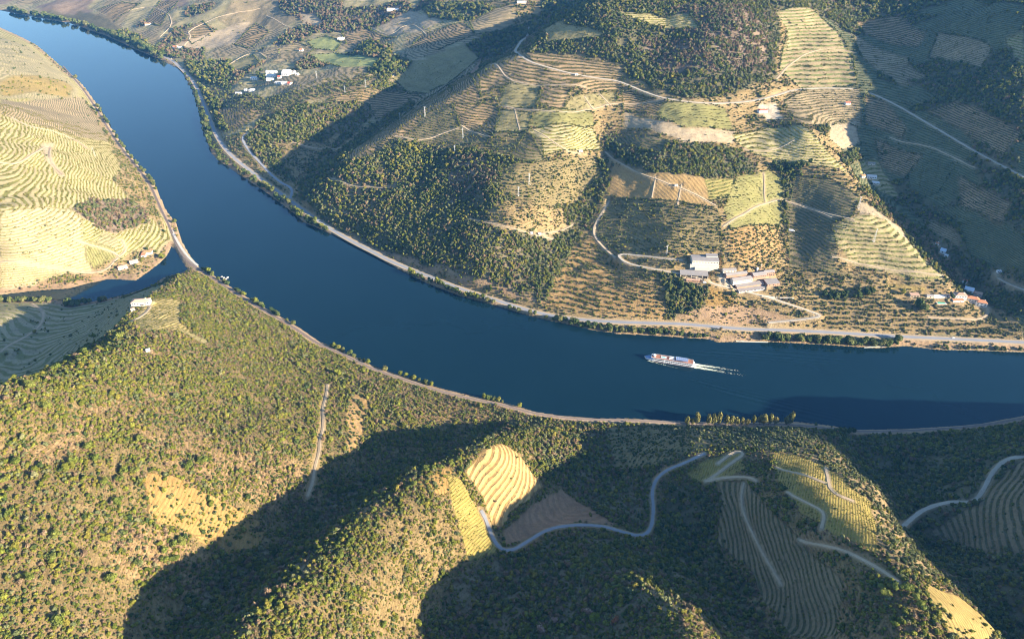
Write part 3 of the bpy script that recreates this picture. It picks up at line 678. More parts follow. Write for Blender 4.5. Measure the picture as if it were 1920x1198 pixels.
for kind, pp in PARCELS:
    P = np.array([spot(x, y)[:2] for x, y in pp])
    lo, hi = P.min(0) - 5, P.max(0) + 5
    m = np.nonzero((GX > lo[0]) & (GX < hi[0]) & (GY > lo[1]) & (GY < hi[1]))
    k = 0.3 if kind in ('olive', 'oliveg', 'orange', 'orangeg', 'goldv2', 'lush', 'field') else 2.6 if kind in ('scrub', 'scrubd', 'scrubt', 'wood', 'woodg', 'maquis', 'bareo', 'grass', 'bank') and P_near(P) and kind != 'bareo' else 5.0 if kind == 'bareo' and P_near(P) else 2.2 if kind in ('wood', 'woodg', 'maquis', 'scrubt') else 1.0
    ins = inside(GX[m] + k * jx[m], GY[m] + k * jy[m], P)
    cover[m[0][ins], m[1][ins]] = KI[kind]
    PARCEL_W.append((kind, P))
print('cover', round(time.time() - T0, 1))
# a scrubby bank along the water
cover[(DR < 14) & ~wet] = KI['bank']

# terraces: benches and risers cut along the contour
spacing = np.array([(KINDS[k][2][1] if KINDS[k][2] and KINDS[k][2][0] == 'z' else 3.0) for k in KNAMES])[cover]
tamp = np.array([(KINDS[k][3] if KINDS[k][2] and KINDS[k][2][0] == 'z' else 0.0) for k in KNAMES])[cover]
RR = np.hypot(GX, GY)
fade = sstep(2.0, 9.0, ROADD) * (1 - sstep(1500, 2100, RR)) * np.where(wet, 0, 1) * sstep(6, 14, DR)
ROWZ = ZS / spacing
bench = box_smooth(tamp * fade, 2)
ZT = ZS - bench * 0.85 * spacing / (2 * np.pi) * np.sin(2 * np.pi * ROWZ)
# ruts, hummocks
ZT = ZT + np.where(wet, 0, 0.35 * fbm(GX, GY, 7, 2, 41) * sstep(1, 5, ROADD))

soil = np.array([KINDS[k][0] for k in KNAMES])[cover]
veg = np.array([KINDS[k][1] for k in KNAMES])[cover]
rowa = np.array([KINDS[k][3] for k in KNAMES])[cover] * sstep(0.5, 2.5, ROADD)
rowp = ROWZ.copy()
for k in KNAMES:
    if KINDS[k][2] and KINDS[k][2][0] == 'd':
        m = cover == KI[k]; a = math.radians(KINDS[k][2][1])
        rowp[m] = (GX[m] * math.sin(a) - GY[m] * math.cos(a)) / KINDS[k][2][2]
verge = (ROADD < .5)[..., None]
soil = np.where(verge, np.array((.40, .31, .20)), soil)
soil = box_smooth(soil, 1)
# the river bed: silt
soil = np.where(wet[..., None], np.array((.06, .065, .045)), soil)
rowa = np.where(wet, 0, rowa)
# ------------------------------------------------------------------ materials
def new_mat(name, rough=.9, spec=.2):
    m = bpy.data.materials.new(name); m.use_nodes = True
    b = m.node_tree.nodes['Principled BSDF']
    b.inputs['Roughness'].default_value = rough
    b.inputs['Specular IOR Level'].default_value = spec
    return m, m.node_tree, b
class NT_:
    """small helper for wiring nodes"""
    def __init__(s, t): s.t = t
    def n(s, typ, **kw):
        x = s.t.nodes.new(typ)
        for k, v in kw.items():
            if k == 'inp':
                for i, val in v.items():
                    if hasattr(val, 'is_output'): s.t.links.new(val, x.inputs[i])
                    else: x.inputs[i].default_value = val
            else: setattr(x, k, v)
        return x
    def math(s, op, a, b=None, c=None):
        x = s.t.nodes.new('ShaderNodeMath'); x.operation = op
        for i, v in enumerate((a, b, c)):
            if v is None: continue
            if hasattr(v, 'is_output'): s.t.links.new(v, x.inputs[i])
            else: x.inputs[i].default_value = v
        return x.outputs[0]
    def noise(s, vec, scale, detail=2.0, rough=.5):
        x = s.n('ShaderNodeTexNoise', inp={'Vector': vec, 'Scale': scale, 'Detail': detail, 'Roughness': rough})
        return x.outputs['Fac']
    def mapr(s, v, a, b, c, d, smooth=False):
        x = s.n('ShaderNodeMapRange', interpolation_type='SMOOTHSTEP' if smooth else 'LINEAR')
        for i, val in zip(('Value', 'From Min', 'From Max', 'To Min', 'To Max'), (v, a, b, c, d)):
            if hasattr(val, 'is_output'): s.t.links.new(val, x.inputs[i])
            else: x.inputs[i].default_value = val
        return x.outputs['Result']
    def mix(s, f, a, b, blend='MIX'):
        x = s.n('ShaderNodeMix', data_type='RGBA', blend_type=blend)
        for i, val in zip((0, 6, 7), (f, a, b)):
            if hasattr(val, 'is_output'): s.t.links.new(val, x.inputs[i])
            elif i == 0: x.inputs[0].default_value = val
            else: x.inputs[i].default_value = (*val[:3], 1)
        return x.outputs[2]
    def scale_col(s, col, f):
        x = s.n('ShaderNodeVectorMath', operation='SCALE')
        s.t.links.new(col, x.inputs[0])
        if hasattr(f, 'is_output'): s.t.links.new(f, x.inputs['Scale'])
        else: x.inputs['Scale'].default_value = f
        return x.outputs[0]

# ground: parcel colours carried by the grid, rows along the contour, stones and dry grass from noise
gm, gt, gb = new_mat('ground', .95, .1)
N = NT_(gt)
pos = N.n('ShaderNodeNewGeometry').outputs['Position']
a_soil = N.n('ShaderNodeAttribute', attribute_name='soil').outputs['Color']
a_veg = N.n('ShaderNodeAttribute', attribute_name='veg').outputs['Color']
a_row = N.n('ShaderNodeAttribute', attribute_name='rowp').outputs['Fac']
a_amp = N.n('ShaderNodeAttribute', attribute_name='rowa').outputs['Fac']
n14 = N.noise(pos, 1 / 14, 1); n3 = N.noise(pos, 1 / 3.0, 2); n1 = N.noise(pos, 1 / .9, 2); n40 = N.noise(pos, 1 / 42, 3, .6); n8 = N.noise(pos, 1 / 7.0, 3, .6)
rp = N.math('ADD', a_row, N.math('MULTIPLY', N.math('SUBTRACT', n14, .5), .35))
fr = N.math('FRACT', rp)
tri = N.math('ABSOLUTE', N.math('SUBTRACT', N.math('MULTIPLY', fr, 2), 1))
st = N.mapr(tri, .38, .72, 0, 1, True)
gap = N.mapr(N.math('ADD', N.math('MULTIPLY', n3, .6), N.math('MULTIPLY', n14, .4)), .34, .5, .25, 1, True)
st = N.math('MULTIPLY', N.math('MULTIPLY', st, a_amp), gap)
v1 = N.mapr(n40, .25, .75, .78, 1.2); v2 = N.mapr(n8, .25, .75, .74, 1.28); v3 = N.mapr(n1, .2, .8, .75, 1.25)
vv = N.math('MULTIPLY', N.math('MULTIPLY', v1, v2), v3)
col = N.mix(st, N.scale_col(a_soil, vv), N.scale_col(a_veg, N.mapr(n3, .2, .8, .6, 1.45)))
tuft = N.mapr(n3, .56, .7, 0, .55, True)
col = N.mix(N.mapr(n8, .5, .72, 0, .6, True), col, N.scale_col(a_veg, N.mapr(n1, .2, .8, .7, 1.3)))
col = N.mix(tuft, col, N.mix(.5, a_veg, (.13, .12, .05)))
gt.links.new(col, gb.inputs['Base Color'])
hgt = N.math('ADD', N.math('MULTIPLY', st, .9), N.math('ADD', N.math('MULTIPLY', n3, .9), N.math('MULTIPLY', n1, .35)))
bump = N.n('ShaderNodeBump', inp={'Strength': .7, 'Distance': 1.0, 'Height': hgt})
gt.links.new(bump.outputs[0], gb.inputs['Normal'])

def flat_mat(name, col, rough=.85, spec=.2, var=.18, sc=.6, sc2=.08):
    m, t, b = new_mat(name, rough, spec); n = NT_(t)
    p = n.n('ShaderNodeNewGeometry').outputs['Position']
    f = n.math('ADD', n.math('MULTIPLY', n.noise(p, sc, 3, .6), .6), n.math('MULTIPLY', n.noise(p, sc2, 2), .4))
    f = n.mapr(f, .25, .75, 1 - var, 1 + var)
    c = n.n('ShaderNodeRGB'); c.outputs[0].default_value = (*col, 1)
    t.links.new(n.scale_col(c.outputs[0], f), b.inputs['Base Color'])
    return m
M = {
 'asphalt': flat_mat('asphalt', (.26, .26, .27), .9, .2, .12, .5), 'gravel': flat_mat('gravel', (.42, .36, .28), .95, .1, .2, .7),
 'dirt': flat_mat('dirt', (.42, .32, .21), .95, .1, .22, .7), 'ballast': flat_mat('ballast', (.30, .225, .175), .95, .1, .2, .8),
 'shoulder': flat_mat('shoulder', (.40, .30, .19), .95, .1, .25, .6),
 'white_wall': flat_mat('white_wall', (.78, .77, .73), .8, .2, .08, .5), 'cream_wall': flat_mat('cream_wall', (.62, .55, .44), .85, .2, .15, .4),
 'brick': flat_mat('brick', (.36, .22, .15), .9, .2, .2, 1.2), 'terracotta': flat_mat('terracotta', (.52, .22, .11), .85, .2, .22, 1.0),
 'old_tile': flat_mat('old_tile', (.42, .27, .19), .9, .2, .25, .9), 'pale_tile': flat_mat('pale_tile', (.60, .36, .25), .85, .2, .15, .9), 'red_tile': flat_mat('red_tile', (.55, .13, .08), .85, .2, .15, .9),
 'grey_roof': flat_mat('grey_roof', (.26, .235, .22), .85, .3, .2, .35), 'light_roof': flat_mat('light_roof', (.55, .54, .53), .6, .4, .1, .3), 'blue_roof': flat_mat('blue_roof', (.50, .58, .66), .5, .4, .08, .3),
 'dark_glass': flat_mat('dark_glass', (.02, .024, .03), .15, .5, .2, 2), 'dark_open': flat_mat('dark_open', (.03, .028, .026), .9, .1, .2, 1), 'wood_door': flat_mat('wood_door', (.12, .07, .04), .7, .2, .2, 2),
 'steel': flat_mat('steel', (.50, .51, .52), .5, .5, .05, 1), 'concrete': flat_mat('concrete', (.52, .48, .41), .9, .2, .15, .5), 'bark': flat_mat('bark', (.12, .085, .055), .95, .1, .3, 3),
 'ship_white': flat_mat('ship_white', (.80, .80, .80), .35, .5, .03, .3), 'ship_red': flat_mat('ship_red', (.30, .045, .03), .5, .4, .05, .3), 'deck_wood': flat_mat('deck_wood', (.34, .15, .09), .7, .2, .2, 1.5),
 'canopy_blue': flat_mat('canopy_blue', (.17, .24, .40), .35, .5, .1, .8), 'pool_blue': flat_mat('pool_blue', (.22, .55, .75), .15, .5, .05, 1), 'pool_green': flat_mat('pool_green', (.03, .42, .27), .15, .5, .05, 1),
 'car_white': flat_mat('car_white', (.80, .80, .80), .3, .5, .02, 1), 'rubber': flat_mat('rubber', (.03, .03, .03), .8, .2, .1, 3), 'foam': flat_mat('foam', (.60, .62, .47), .9, .1, .1, 1.5), 'tarp_blue': flat_mat('tarp_blue', (.05, .20, .60), .6, .3, .1, 2),
 'rock': flat_mat('rock', (.42, .38, .33), .9, .2, .25, .8),
}
def leaf_mat(name, c1, c2, c3):
    m, t, b = new_mat(name, .75, .15); n = NT_(t)
    r = n.n('ShaderNodeObjectInfo').outputs['Random']
    p = n.n('ShaderNodeNewGeometry').outputs['Position']
    rp_ = n.n('ShaderNodeNewGeometry').outputs['Random Per Island']
    ramp = n.n('ShaderNodeValToRGB'); t.links.new(r, ramp.inputs[0])
    e = ramp.color_ramp.elements
    e[0].color = (*c1, 1); e[1].color = (*c3, 1); x = e.new(.55); x.color = (*c2, 1)
    f = n.math('MULTIPLY', n.mapr(n.noise(p, .9, 2), .25, .75, .7, 1.3), n.mapr(rp_, 0, 1, .7, 1.35))
    t.links.new(n.scale_col(ramp.outputs[0], f), b.inputs['Base Color'])
    tr = n.n('ShaderNodeBsdfTranslucent'); t.links.new(n.scale_col(ramp.outputs[0], 1.0), tr.inputs[0])
    mx = n.n('ShaderNodeMixShader', inp={0: .22})
    t.links.new(b.outputs[0], mx.inputs[1]); t.links.new(tr.outputs[0], mx.inputs[2])
    t.links.new(mx.outputs[0], t.nodes['Material Output'].inputs[0])
    return m
LEAF = {
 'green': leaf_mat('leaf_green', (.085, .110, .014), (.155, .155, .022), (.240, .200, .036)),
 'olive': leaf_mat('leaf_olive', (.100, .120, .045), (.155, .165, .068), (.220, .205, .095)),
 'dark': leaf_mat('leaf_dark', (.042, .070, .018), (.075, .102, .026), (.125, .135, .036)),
 'dry': leaf_mat('leaf_dry', (.210, .140, .080), (.270, .185, .110), (.170, .130, .065)),
 'bright': leaf_mat('leaf_bright', (.150, .175, .022), (.205, .215, .032), (.260, .240, .045)),
 'pine': leaf_mat('leaf_pine', (.125, .155, .026), (.165, .190, .034), (.205, .215, .045)),
 'poplar': leaf_mat('leaf_poplar', (.150, .150, .040), (.200, .180, .055), (.240, .200, .070)),
 'bank': leaf_mat('leaf_bank', (.085, .115, .030), (.125, .140, .042), (.165, .155, .055)),
 'pinkdead': leaf_mat('leaf_dead', (.34, .22, .17), (.38, .26, .20), (.30, .20, .15)),
 'russet': leaf_mat('leaf_russet', (.30, .12, .05), (.34, .14, .06), (.26, .11, .05)),
 'vine': leaf_mat('leaf_vine', (.120, .135, .030), (.190, .170, .040), (.240, .190, .050)),
}

# ------------------------------------------------------------------ mesh helpers
def grid_mesh(name, X, Y, Z, keep=None):
    nr, nt = X.shape
    co = np.stack([X, Y, Z], -1).reshape(-1, 3).astype(np.float32)
    idx = np.arange(nr * nt).reshape(nr, nt)
    q = np.stack([idx[:-1, :-1], idx[:-1, 1:], idx[1:, 1:], idx[1:, :-1]], -1).reshape(-1, 4)[:, ::-1]
    if keep is not None: q = q[keep.ravel()]
    return quads_mesh(name, co, q, True)
def quads_mesh(name, co, q, smooth=False, mats=None, midx=None):
    me = bpy.data.meshes.new(name)
    co = np.asarray(co, np.float32); q = np.asarray(q, np.int32)
    k = q.shape[1]
    me.vertices.add(len(co)); me.vertices.foreach_set('co', co.ravel())
    me.loops.add(q.size); me.loops.foreach_set('vertex_index', q.ravel())
    me.polygons.add(len(q)); me.polygons.foreach_set('loop_start', np.arange(0, q.size, k, dtype=np.int32))
    if midx is not None: me.polygons.foreach_set('material_index', np.asarray(midx, np.int32))
    me.update(calc_edges=True)
    me.polygons.foreach_set('use_smooth', np.full(len(q), smooth))
    for m in (mats or []): me.materials.append(m)
    return me
def link(name, me, parent=None, loc=None, rotz=None):
    o = bpy.data.objects.new(name, me); COL.objects.link(o)
    if parent is not None: o.parent = parent
    if loc is not None: o.location = loc
    if rotz is not None: o.rotation_euler = (0, 0, rotz)
    return o
def tag(o, label=None, cat=None, group=None, kind=None):
    for k, v in (('label', label), ('category', cat), ('group', group), ('kind', kind)):
        if v: o[k] = v
    return o
def empty(name, loc, rotz=0):
    o = bpy.data.objects.new(name, None); COL.objects.link(o)
    o.location = loc; o.rotation_euler = (0, 0, rotz); o.empty_display_size = 1
    return o

# ------------------------------------------------------------------ the ground
me = grid_mesh('terrain', GX, GY, ZT)
me.materials.append(gm)
for nm, arr in (('soil', soil), ('veg', veg)):
    at = me.attributes.new(nm, 'FLOAT_COLOR', 'POINT')
    at.data.foreach_set('color', np.concatenate([arr.reshape(-1, 3), np.ones((arr.size // 3, 1))], 1).astype(np.float32).ravel())
for nm, arr in (('rowp', rowp), ('rowa', rowa)):
    at = me.attributes.new(nm, 'FLOAT', 'POINT'); at.data.foreach_set('value', arr.astype(np.float32).ravel())
tag(link('terrain', me), kind='structure')

# roads lie a little above their bench
def ribbon(name, P, w, mat, lift, off=0.0):
    d = np.gradient(P[:, :2], axis=0); d /= np.linalg.norm(d, axis=1)[:, None] + 1e-9
    nrm = np.stack([-d[:, 1], d[:, 0]], 1)
    jit = w / 2 * (1 + .10 * np.sin(np.arange(len(P)) * 1.7) * (0 if w > 6 else 1))
    L = P[:, :2] + nrm * (jit[:, None] + off); R = P[:, :2] - nrm * (jit[:, None] - off)
    zl = np.maximum(P[:, 2] + lift, 0.4)
    co = np.concatenate([np.column_stack([L, zl]), np.column_stack([R, zl]), np.column_stack([L + nrm * .3, zl - 1.2]), np.column_stack([R - nrm * .3, zl - 1.2])])
    k = len(P); i = np.arange(k - 1)
    q = np.concatenate([np.stack([i, i + k, i + k + 1, i + 1], 1), np.stack([i + 2 * k, i, i + 1, i + 2 * k + 1], 1), np.stack([i + k, i + 3 * k, i + 3 * k + 1, i + k + 1], 1)])
    return tag(link(name, quads_mesh(name, co, q, False, [mat])), kind='structure')
for nm, surf, w, P in ROADS:
    far = 0.25 + np.hypot(P[:, 0], P[:, 1]).min() * 0.00025
    if nm == 'river_road':
        ribbon('road_shoulder', P, 13.0, M['shoulder'], far)
        ribbon(nm, P, 7.2, M['asphalt'], far + .05)
    elif nm == 'railway_bed':
        ribbon(nm, P, w, M[surf], far)
        for sgn in (-.72, .72): ribbon('railway_rail', P, .16, M['rubber'], far + .2, sgn)
    else: ribbon(nm, P, w, M[surf], far)

# ------------------------------------------------------------------ the river
SHIP_BOW = np.array(unproj(1208, 671, 0)); SHIP_STERN = np.array(unproj(1302, 686, 0))
HEAD = (SHIP_BOW - SHIP_STERN); SHIP_L = float(np.hypot(*HEAD)); HEAD = HEAD / SHIP_L
def ax(lo, f0, f1, hi, fine, coarse):
    return np.concatenate([np.arange(lo, f0, coarse), np.arange(f0, f1, fine), np.arange(f1, hi + 1, coarse)])
wx = ax(-6000, 120, 760, 6000, 1.6, 120.); wy = ax(0, 720, 930, 7600, 1.6, 120.)
WX, WY = np.meshgrid(wx, wy)
rel = np.stack([WX - SHIP_BOW[0], WY - SHIP_BOW[1]], -1)
s_ = -(rel @ HEAD); t_ = rel @ np.array([-HEAD[1], HEAD[0]])
at_ = np.abs(t_)
WZ = np.zeros_like(WX)
for c0, a0, lam in ((.34, .30, 9.0), (.25, .18, 7.0), (.42, .14, 12.0)):
    arm = np.exp(-((at_ - c0 * s_ - 5) / (3 + .045 * s_)) ** 2)
    WZ += np.where(s_ > 0, a0 * arm * np.cos(2 * np.pi * (at_ * .93 - .12 * s_) / lam) * np.exp(-s_ / 300) * sstep(0, 12, s_), 0)
WZ *= sstep(120, 200, WX) * (1 - sstep(680, 755, WX)) * sstep(720, 745, WY) * (1 - sstep(905, 928, WY))
wme = grid_mesh('river_water', WX, WY, WZ)
wm, wt, wb = new_mat('water', .06, .5); N = NT_(wt)
wb.inputs['IOR'].default_value = 1.333; wb.inputs['Specular Tint'].default_value = (.22, .65, 1.0, 1)
wp = N.n('ShaderNodeNewGeometry').outputs['Position']
wn1 = N.noise(wp, .006, 3, .6); wn2 = N.noise(wp, .35, 2, .6); wn3 = N.noise(wp, .11, 2, .5)
wt.links.new(N.mix(N.mapr(wn1, .3, .7, 0, 1), (.003, .014, .020), (.004, .017, .024)), wb.inputs['Base Color'])
calm = N.mapr(wn1, .42, .62, .35, 1.0, True)
wh = N.math('MULTIPLY', N.math('ADD', N.math('MULTIPLY', wn2, .25), N.math('MULTIPLY', wn3, .4)), calm)
wbmp = N.n('ShaderNodeBump', inp={'Strength': .16, 'Distance': .5, 'Height': wh})
wt.links.new(wbmp.outputs[0], wb.inputs['Normal'])
wme.materials.append(wm)
tag(link('river_water', wme), kind='structure')

# foam behind the stern and off the bow
fr_ = np.random.default_rng(3)
fco, fq = [], []
def flake(s0, t0, r):
    k = 7; a0 = fr_.uniform(0, 6.28)
    c = SHIP_BOW - HEAD * s0 + np.array([-HEAD[1], HEAD[0]]) * t0
    b = len(fco)
    st_ = fr_.uniform(.9, 2.6)
    for i in range(k):
        a = a0 + i / k * 6.283; rr_ = r * fr_.uniform(.6, 1.25)
        v = c + HEAD * (math.cos(a) * rr_ * st_) + np.array([-HEAD[1], HEAD[0]]) * math.sin(a) * rr_
        fco.append((v[0], v[1], .42 + fr_.uniform(0, .06)))
    fq.append(list(range(b, b + k)))
for i in range(1500):
    s0 = SHIP_L + fr_.exponential(19); lane = fr_.choice([-3.6, 3.2])
    if s0 > SHIP_L + 78: continue
    flake(s0, lane * (1 + (s0 - SHIP_L) / 160) + fr_.normal(0, 1.3), fr_.uniform(.15, .6) * math.exp(-(s0 - SHIP_L) / 110))
for i in range(260):
    s0 = fr_.uniform(6, 55); sg = fr_.choice([-1, 1])
    flake(s0, sg * (5.0 + .30 * s0 * (s0 < 55) * .55 + fr_.normal(0, .5)), fr_.uniform(.15, .5) * (1 - s0 / 70))
fme = bpy.data.meshes.new('wake_foam'); fme.from_pydata(fco, [], fq); fme.materials.append(M['foam'])
tag(link('wake_foam', fme), 'white foam trailing on the water behind the river ship', 'foam', kind='stuff')

# ------------------------------------------------------------------ plants
def ico(sub):
    bm = bmesh.new(); bmesh.ops.create_icosphere(bm, subdivisions=sub, radius=1)
    v = np.array([x.co[:] for x in bm.verts]); f = np.array([[y.index for y in x.verts] for x in bm.faces]); bm.free()
    return v, f
ICO1, ICO2 = ico(1), ico(2)
def crown_mesh(name, mat, seed, n_leaf=150, leaf=.30, lobes=6, height=1.25, core=.72, spread=.55, low=.0, flat=1.0):
    """leaf-sized faces spread over several lobes round a ragged core; about one metre in radius, base at z=0"""
    r = np.random.default_rng(seed)
    L = r.normal(0, 1, (lobes, 3)); L /= np.linalg.norm(L, axis=1)[:, None]; L *= r.uniform(.25, spread, (lobes, 1))
    L[0] = 0
    lr_ = r.uniform(.38, .62, lobes); lr_[0] = .62
    co, q = [], []
    k = r.integers(0, lobes, n_leaf)
    d = r.normal(0, 1, (n_leaf, 3)); d[:, 2] = np.abs(d[:, 2]) * np.where(r.random(n_leaf) < .75, 1, -1); d /= np.linalg.norm(d, axis=1)[:, None]
    c = L[k] + d * (lr_[k] * r.uniform(.82, 1.1, n_leaf))[:, None]
    nn = d + r.normal(0, .45, (n_leaf, 3)); nn /= np.linalg.norm(nn, axis=1)[:, None]
    u = np.cross(nn, r.normal(0, 1, (n_leaf, 3))); u /= np.linalg.norm(u, axis=1)[:, None]; w = np.cross(nn, u)
    sz = leaf * r.uniform(.55, 1.2, n_leaf)[:, None]
    quad = np.stack([c + u * sz, c + w * sz * .7, c - u * sz, c - w * sz * .7], 1).reshape(-1, 3)
    qi = np.arange(4 * n_leaf).reshape(-1, 4)
    tris = np.concatenate([qi[:, [0, 1, 2]], qi[:, [0, 2, 3]]])
    V = [quad]; F = [tris]; b = len(quad)
    for i in range(lobes):
        v, f = ICO1
        v = v * (lr_[i] * core * (1 + r.uniform(-.22, .22, (len(v), 1)))) / .62 * .8 + L[i]
        V.append(v); F.append(f + b); b += len(v)
    V = np.concatenate(V); F = np.concatenate(F)
    V[:, 2] *= height * .62 * flat; V[:, 2] -= V[:, 2].min() * (1 - low)
    return quads_mesh(name, V, F, False, [mat])
def trunk_mesh(name, seed, h=1.0, r0=.10, limbs=4, spread=.45):
    r = np.random.default_rng(seed); V, F = [], []
    def tube(a, b, ra, rb):
        a, b = Vector(a), Vector(b); d = (b - a).normalized(); u = d.orthogonal().normalized(); w = d.cross(u)
        o = len(V)
        for p_, rad in ((a, ra), ((a + b) / 2 + u * .03, (ra + rb) / 2), (b, rb)):
            for i in range(6): V.append((p_ + (u * math.cos(i * 1.0472) + w * math.sin(i * 1.0472)) * rad)[:])
        for s2 in range(2):
            for i in range(6): F.append((o + s2 * 6 + i, o + s2 * 6 + (i + 1) % 6, o + s2 * 6 + 6 + (i + 1) % 6, o + s2 * 6 + 6 + i))
    tube((0, 0, -.15), (.02, .01, h * .75), r0, r0 * .6)
    for i in range(limbs):
        a = i / limbs * 6.28 + r.uniform(0, .8); z0 = h * r.uniform(.45, .75)
        tube((0.01, 0, z0), (math.cos(a) * spread * r.uniform(.7, 1.1), math.sin(a) * spread, z0 + h * r.uniform(.25, .5)), r0 * .5, r0 * .18)
    return quads_mesh(name, V, F, True, [M['bark']])
SHRUB_KINDS = ['green', 'olive', 'dark', 'dry', 'bright']
LOOKS = {'green': 'rounded green', 'olive': 'grey green', 'dark': 'dark green', 'dry': 'dry pinkish brown', 'bright': 'bright yellow green'}
PROTO = []
for ki, k in enumerate(SHRUB_KINDS):
    for v in range(3):
        PROTO.append(crown_mesh('shrub_' + k, LEAF[k], 100 + ki * 10 + v, 120 if k != 'dry' else 150, .26 if k != 'dry' else .2, 5 + v, 1.3, .7 if k != 'dry' else .45, .6))
# where shrubs stand
dlr, = [lr[1] - lr[0]]
cell_t = np.gradient(th)[None, :] * np.ones((NR, 1))
area = RR ** 2 * dlr * cell_t
dens = np.array([KINDS[k][4] for k in KNAMES])[cover]
lod_n = np.where(RR < 1400, 1, np.where(RR < 2200, .55, .22)); lod_s = np.where(RR < 1400, 1, np.where(RR < 2200, 1.25, 1.8))
clump = .45 + 1.2 * sstep(-.30, .35, fbm(GX, GY, 22, 2, 61))
rowish = np.isin(cover, [KI['orchard'], KI['grove'], KI['groved']])
tri_ = np.abs((rowp % 1) * 2 - 1)
clump = np.where(rowish, np.where(tri_ > .55, 2.1, .12), clump)
lined = np.isin(cover, [KI[k] for k in ('scrub', 'scrubd', 'scrubt', 'wood', 'woodg', 'maquis')])
clump = np.where(lined, clump * (.5 + .95 * (tri_ > .5)), clump)
ok = (ROADD > 2.6) & ~wet & (DR > 3) & (np.abs(np.arctan2(GX, GY)) < math.radians(53)) & (RR > 190) & (RR < 3600)
for X, Y, r in PADS: ok &= np.hypot(GX - X, GY - Y) > r
lam = np.where(ok, dens * area * clump * lod_n, 0)
cnt = RNG.poisson(lam)
ii, jj = np.nonzero(cnt); rep_ = cnt[ii, jj]; ii = np.repeat(ii, rep_); jj = np.repeat(jj, rep_)
fi = np.clip(ii + RNG.uniform(-.5, .5, len(ii)), 0, NR - 1.01); fj_ = np.clip(jj + RNG.uniform(-.5, .5, len(jj)), 0, NT - 1.01)
pr = np.exp(lr[0] + fi * dlr); pt = np.interp(fj_, np.arange(NT), th)
SX, SY = pr * np.sin(pt), pr * np.cos(pt); SZ = ground(SX, SY, ZT) - .15
woody = np.isin(cover, [KI[k] for k in ('wood', 'woodg', 'maquis')])[ii, jj]
grovey = np.isin(cover, [KI[k] for k in ('grove', 'orchard')])[ii, jj]
rad = np.where(woody, RNG.uniform(1.0, 2.0, len(ii)) * RNG.choice([1, 1, 1, 1.5, 1.9], len(ii)), np.where(grovey, RNG.uniform(1.3, 2.1, len(ii)), RNG.gamma(3, .30, len(ii)) + .45)) * lod_s[ii, jj]
hgt_ = rad * RNG.uniform(.8, 1.25, len(ii)) * np.where(woody, 1.15, 1)
# low dry tufts between the near shrubs
kw = np.array([KINDS[k][5] for k in KNAMES], float); kw /= kw.sum(1)[:, None]
cum = np.cumsum(kw, 1)[cover[ii, jj]]
kind_ix = (RNG.random(len(ii))[:, None] > cum).sum(1).clip(0, 4)
pick = kind_ix * 3 + RNG.integers(0, 3, len(ii))
srot = RNG.uniform(0, 6.28, len(ii))
tl = np.where(ok & near_side & (RR < 1000) & np.isin(cover, [KI['scrub'], KI['scrubd'], KI['scrubt'], KI['woodg']]), area * .20, 0)
tc = RNG.poisson(tl); ta, tb = np.nonzero(tc); tn = tc[ta, tb]; ta = np.repeat(ta, tn); tb = np.repeat(tb, tn)
tr2 = np.exp(lr[0] + np.clip(ta + RNG.uniform(-.5, .5, len(ta)), 0, NR - 1.01) * dlr); tt2 = np.interp(np.clip(tb + RNG.uniform(-.5, .5, len(tb)), 0, NT - 1.01), np.arange(NT), th)
TX, TY = tr2 * np.sin(tt2), tr2 * np.cos(tt2)
trad = RNG.uniform(.35, .85, len(ta)); tpick = np.array([1, 1, 3, 3, 3, 4, 0])[RNG.integers(0, 7, len(ta))] * 3 + RNG.integers(0, 3, len(ta))
# hedges along the edges of the fields across the river
HX, HY = [], []
for kind, P in PARCEL_W:
    if kind not in ('brown', 'brownw', 'olive', 'oliveg', 'orange', 'orangeg', 'pink', 'gold', 'dark', 'terraceg', 'darkg', 'groved', 'lush', 'field') or P[:, 0].mean() < -700 and P[:, 1].mean() < 2300: continue
    for i in range(len(P)):
        a, b = P[i], P[(i + 1) % len(P)]; L = np.hypot(*(b - a))
        if RNG.random() < .25: continue
        k = RNG.random(int(L / 3.4)); HX += list(a[0] + (b[0] - a[0]) * k + RNG.normal(0, 1.0, len(k))); HY += list(a[1] + (b[1] - a[1]) * k + RNG.normal(0, 1.0, len(k)))
HX, HY = np.array(HX), np.array(HY); hk = (ground(HX, HY, ROADD) > 2) & (HY > 850); HX, HY = HX[hk], HY[hk]
hrad = RNG.uniform(1.0, 2.1, len(HX)) * np.where(np.hypot(HX, HY) > 1800, 1.4, 1); hpick = np.array([2, 2, 1, 0])[RNG.integers(0, 4, len(HX))] * 3 + RNG.integers(0, 3, len(HX))
print('shrubs', len(ii), round(time.time() - T0, 1))
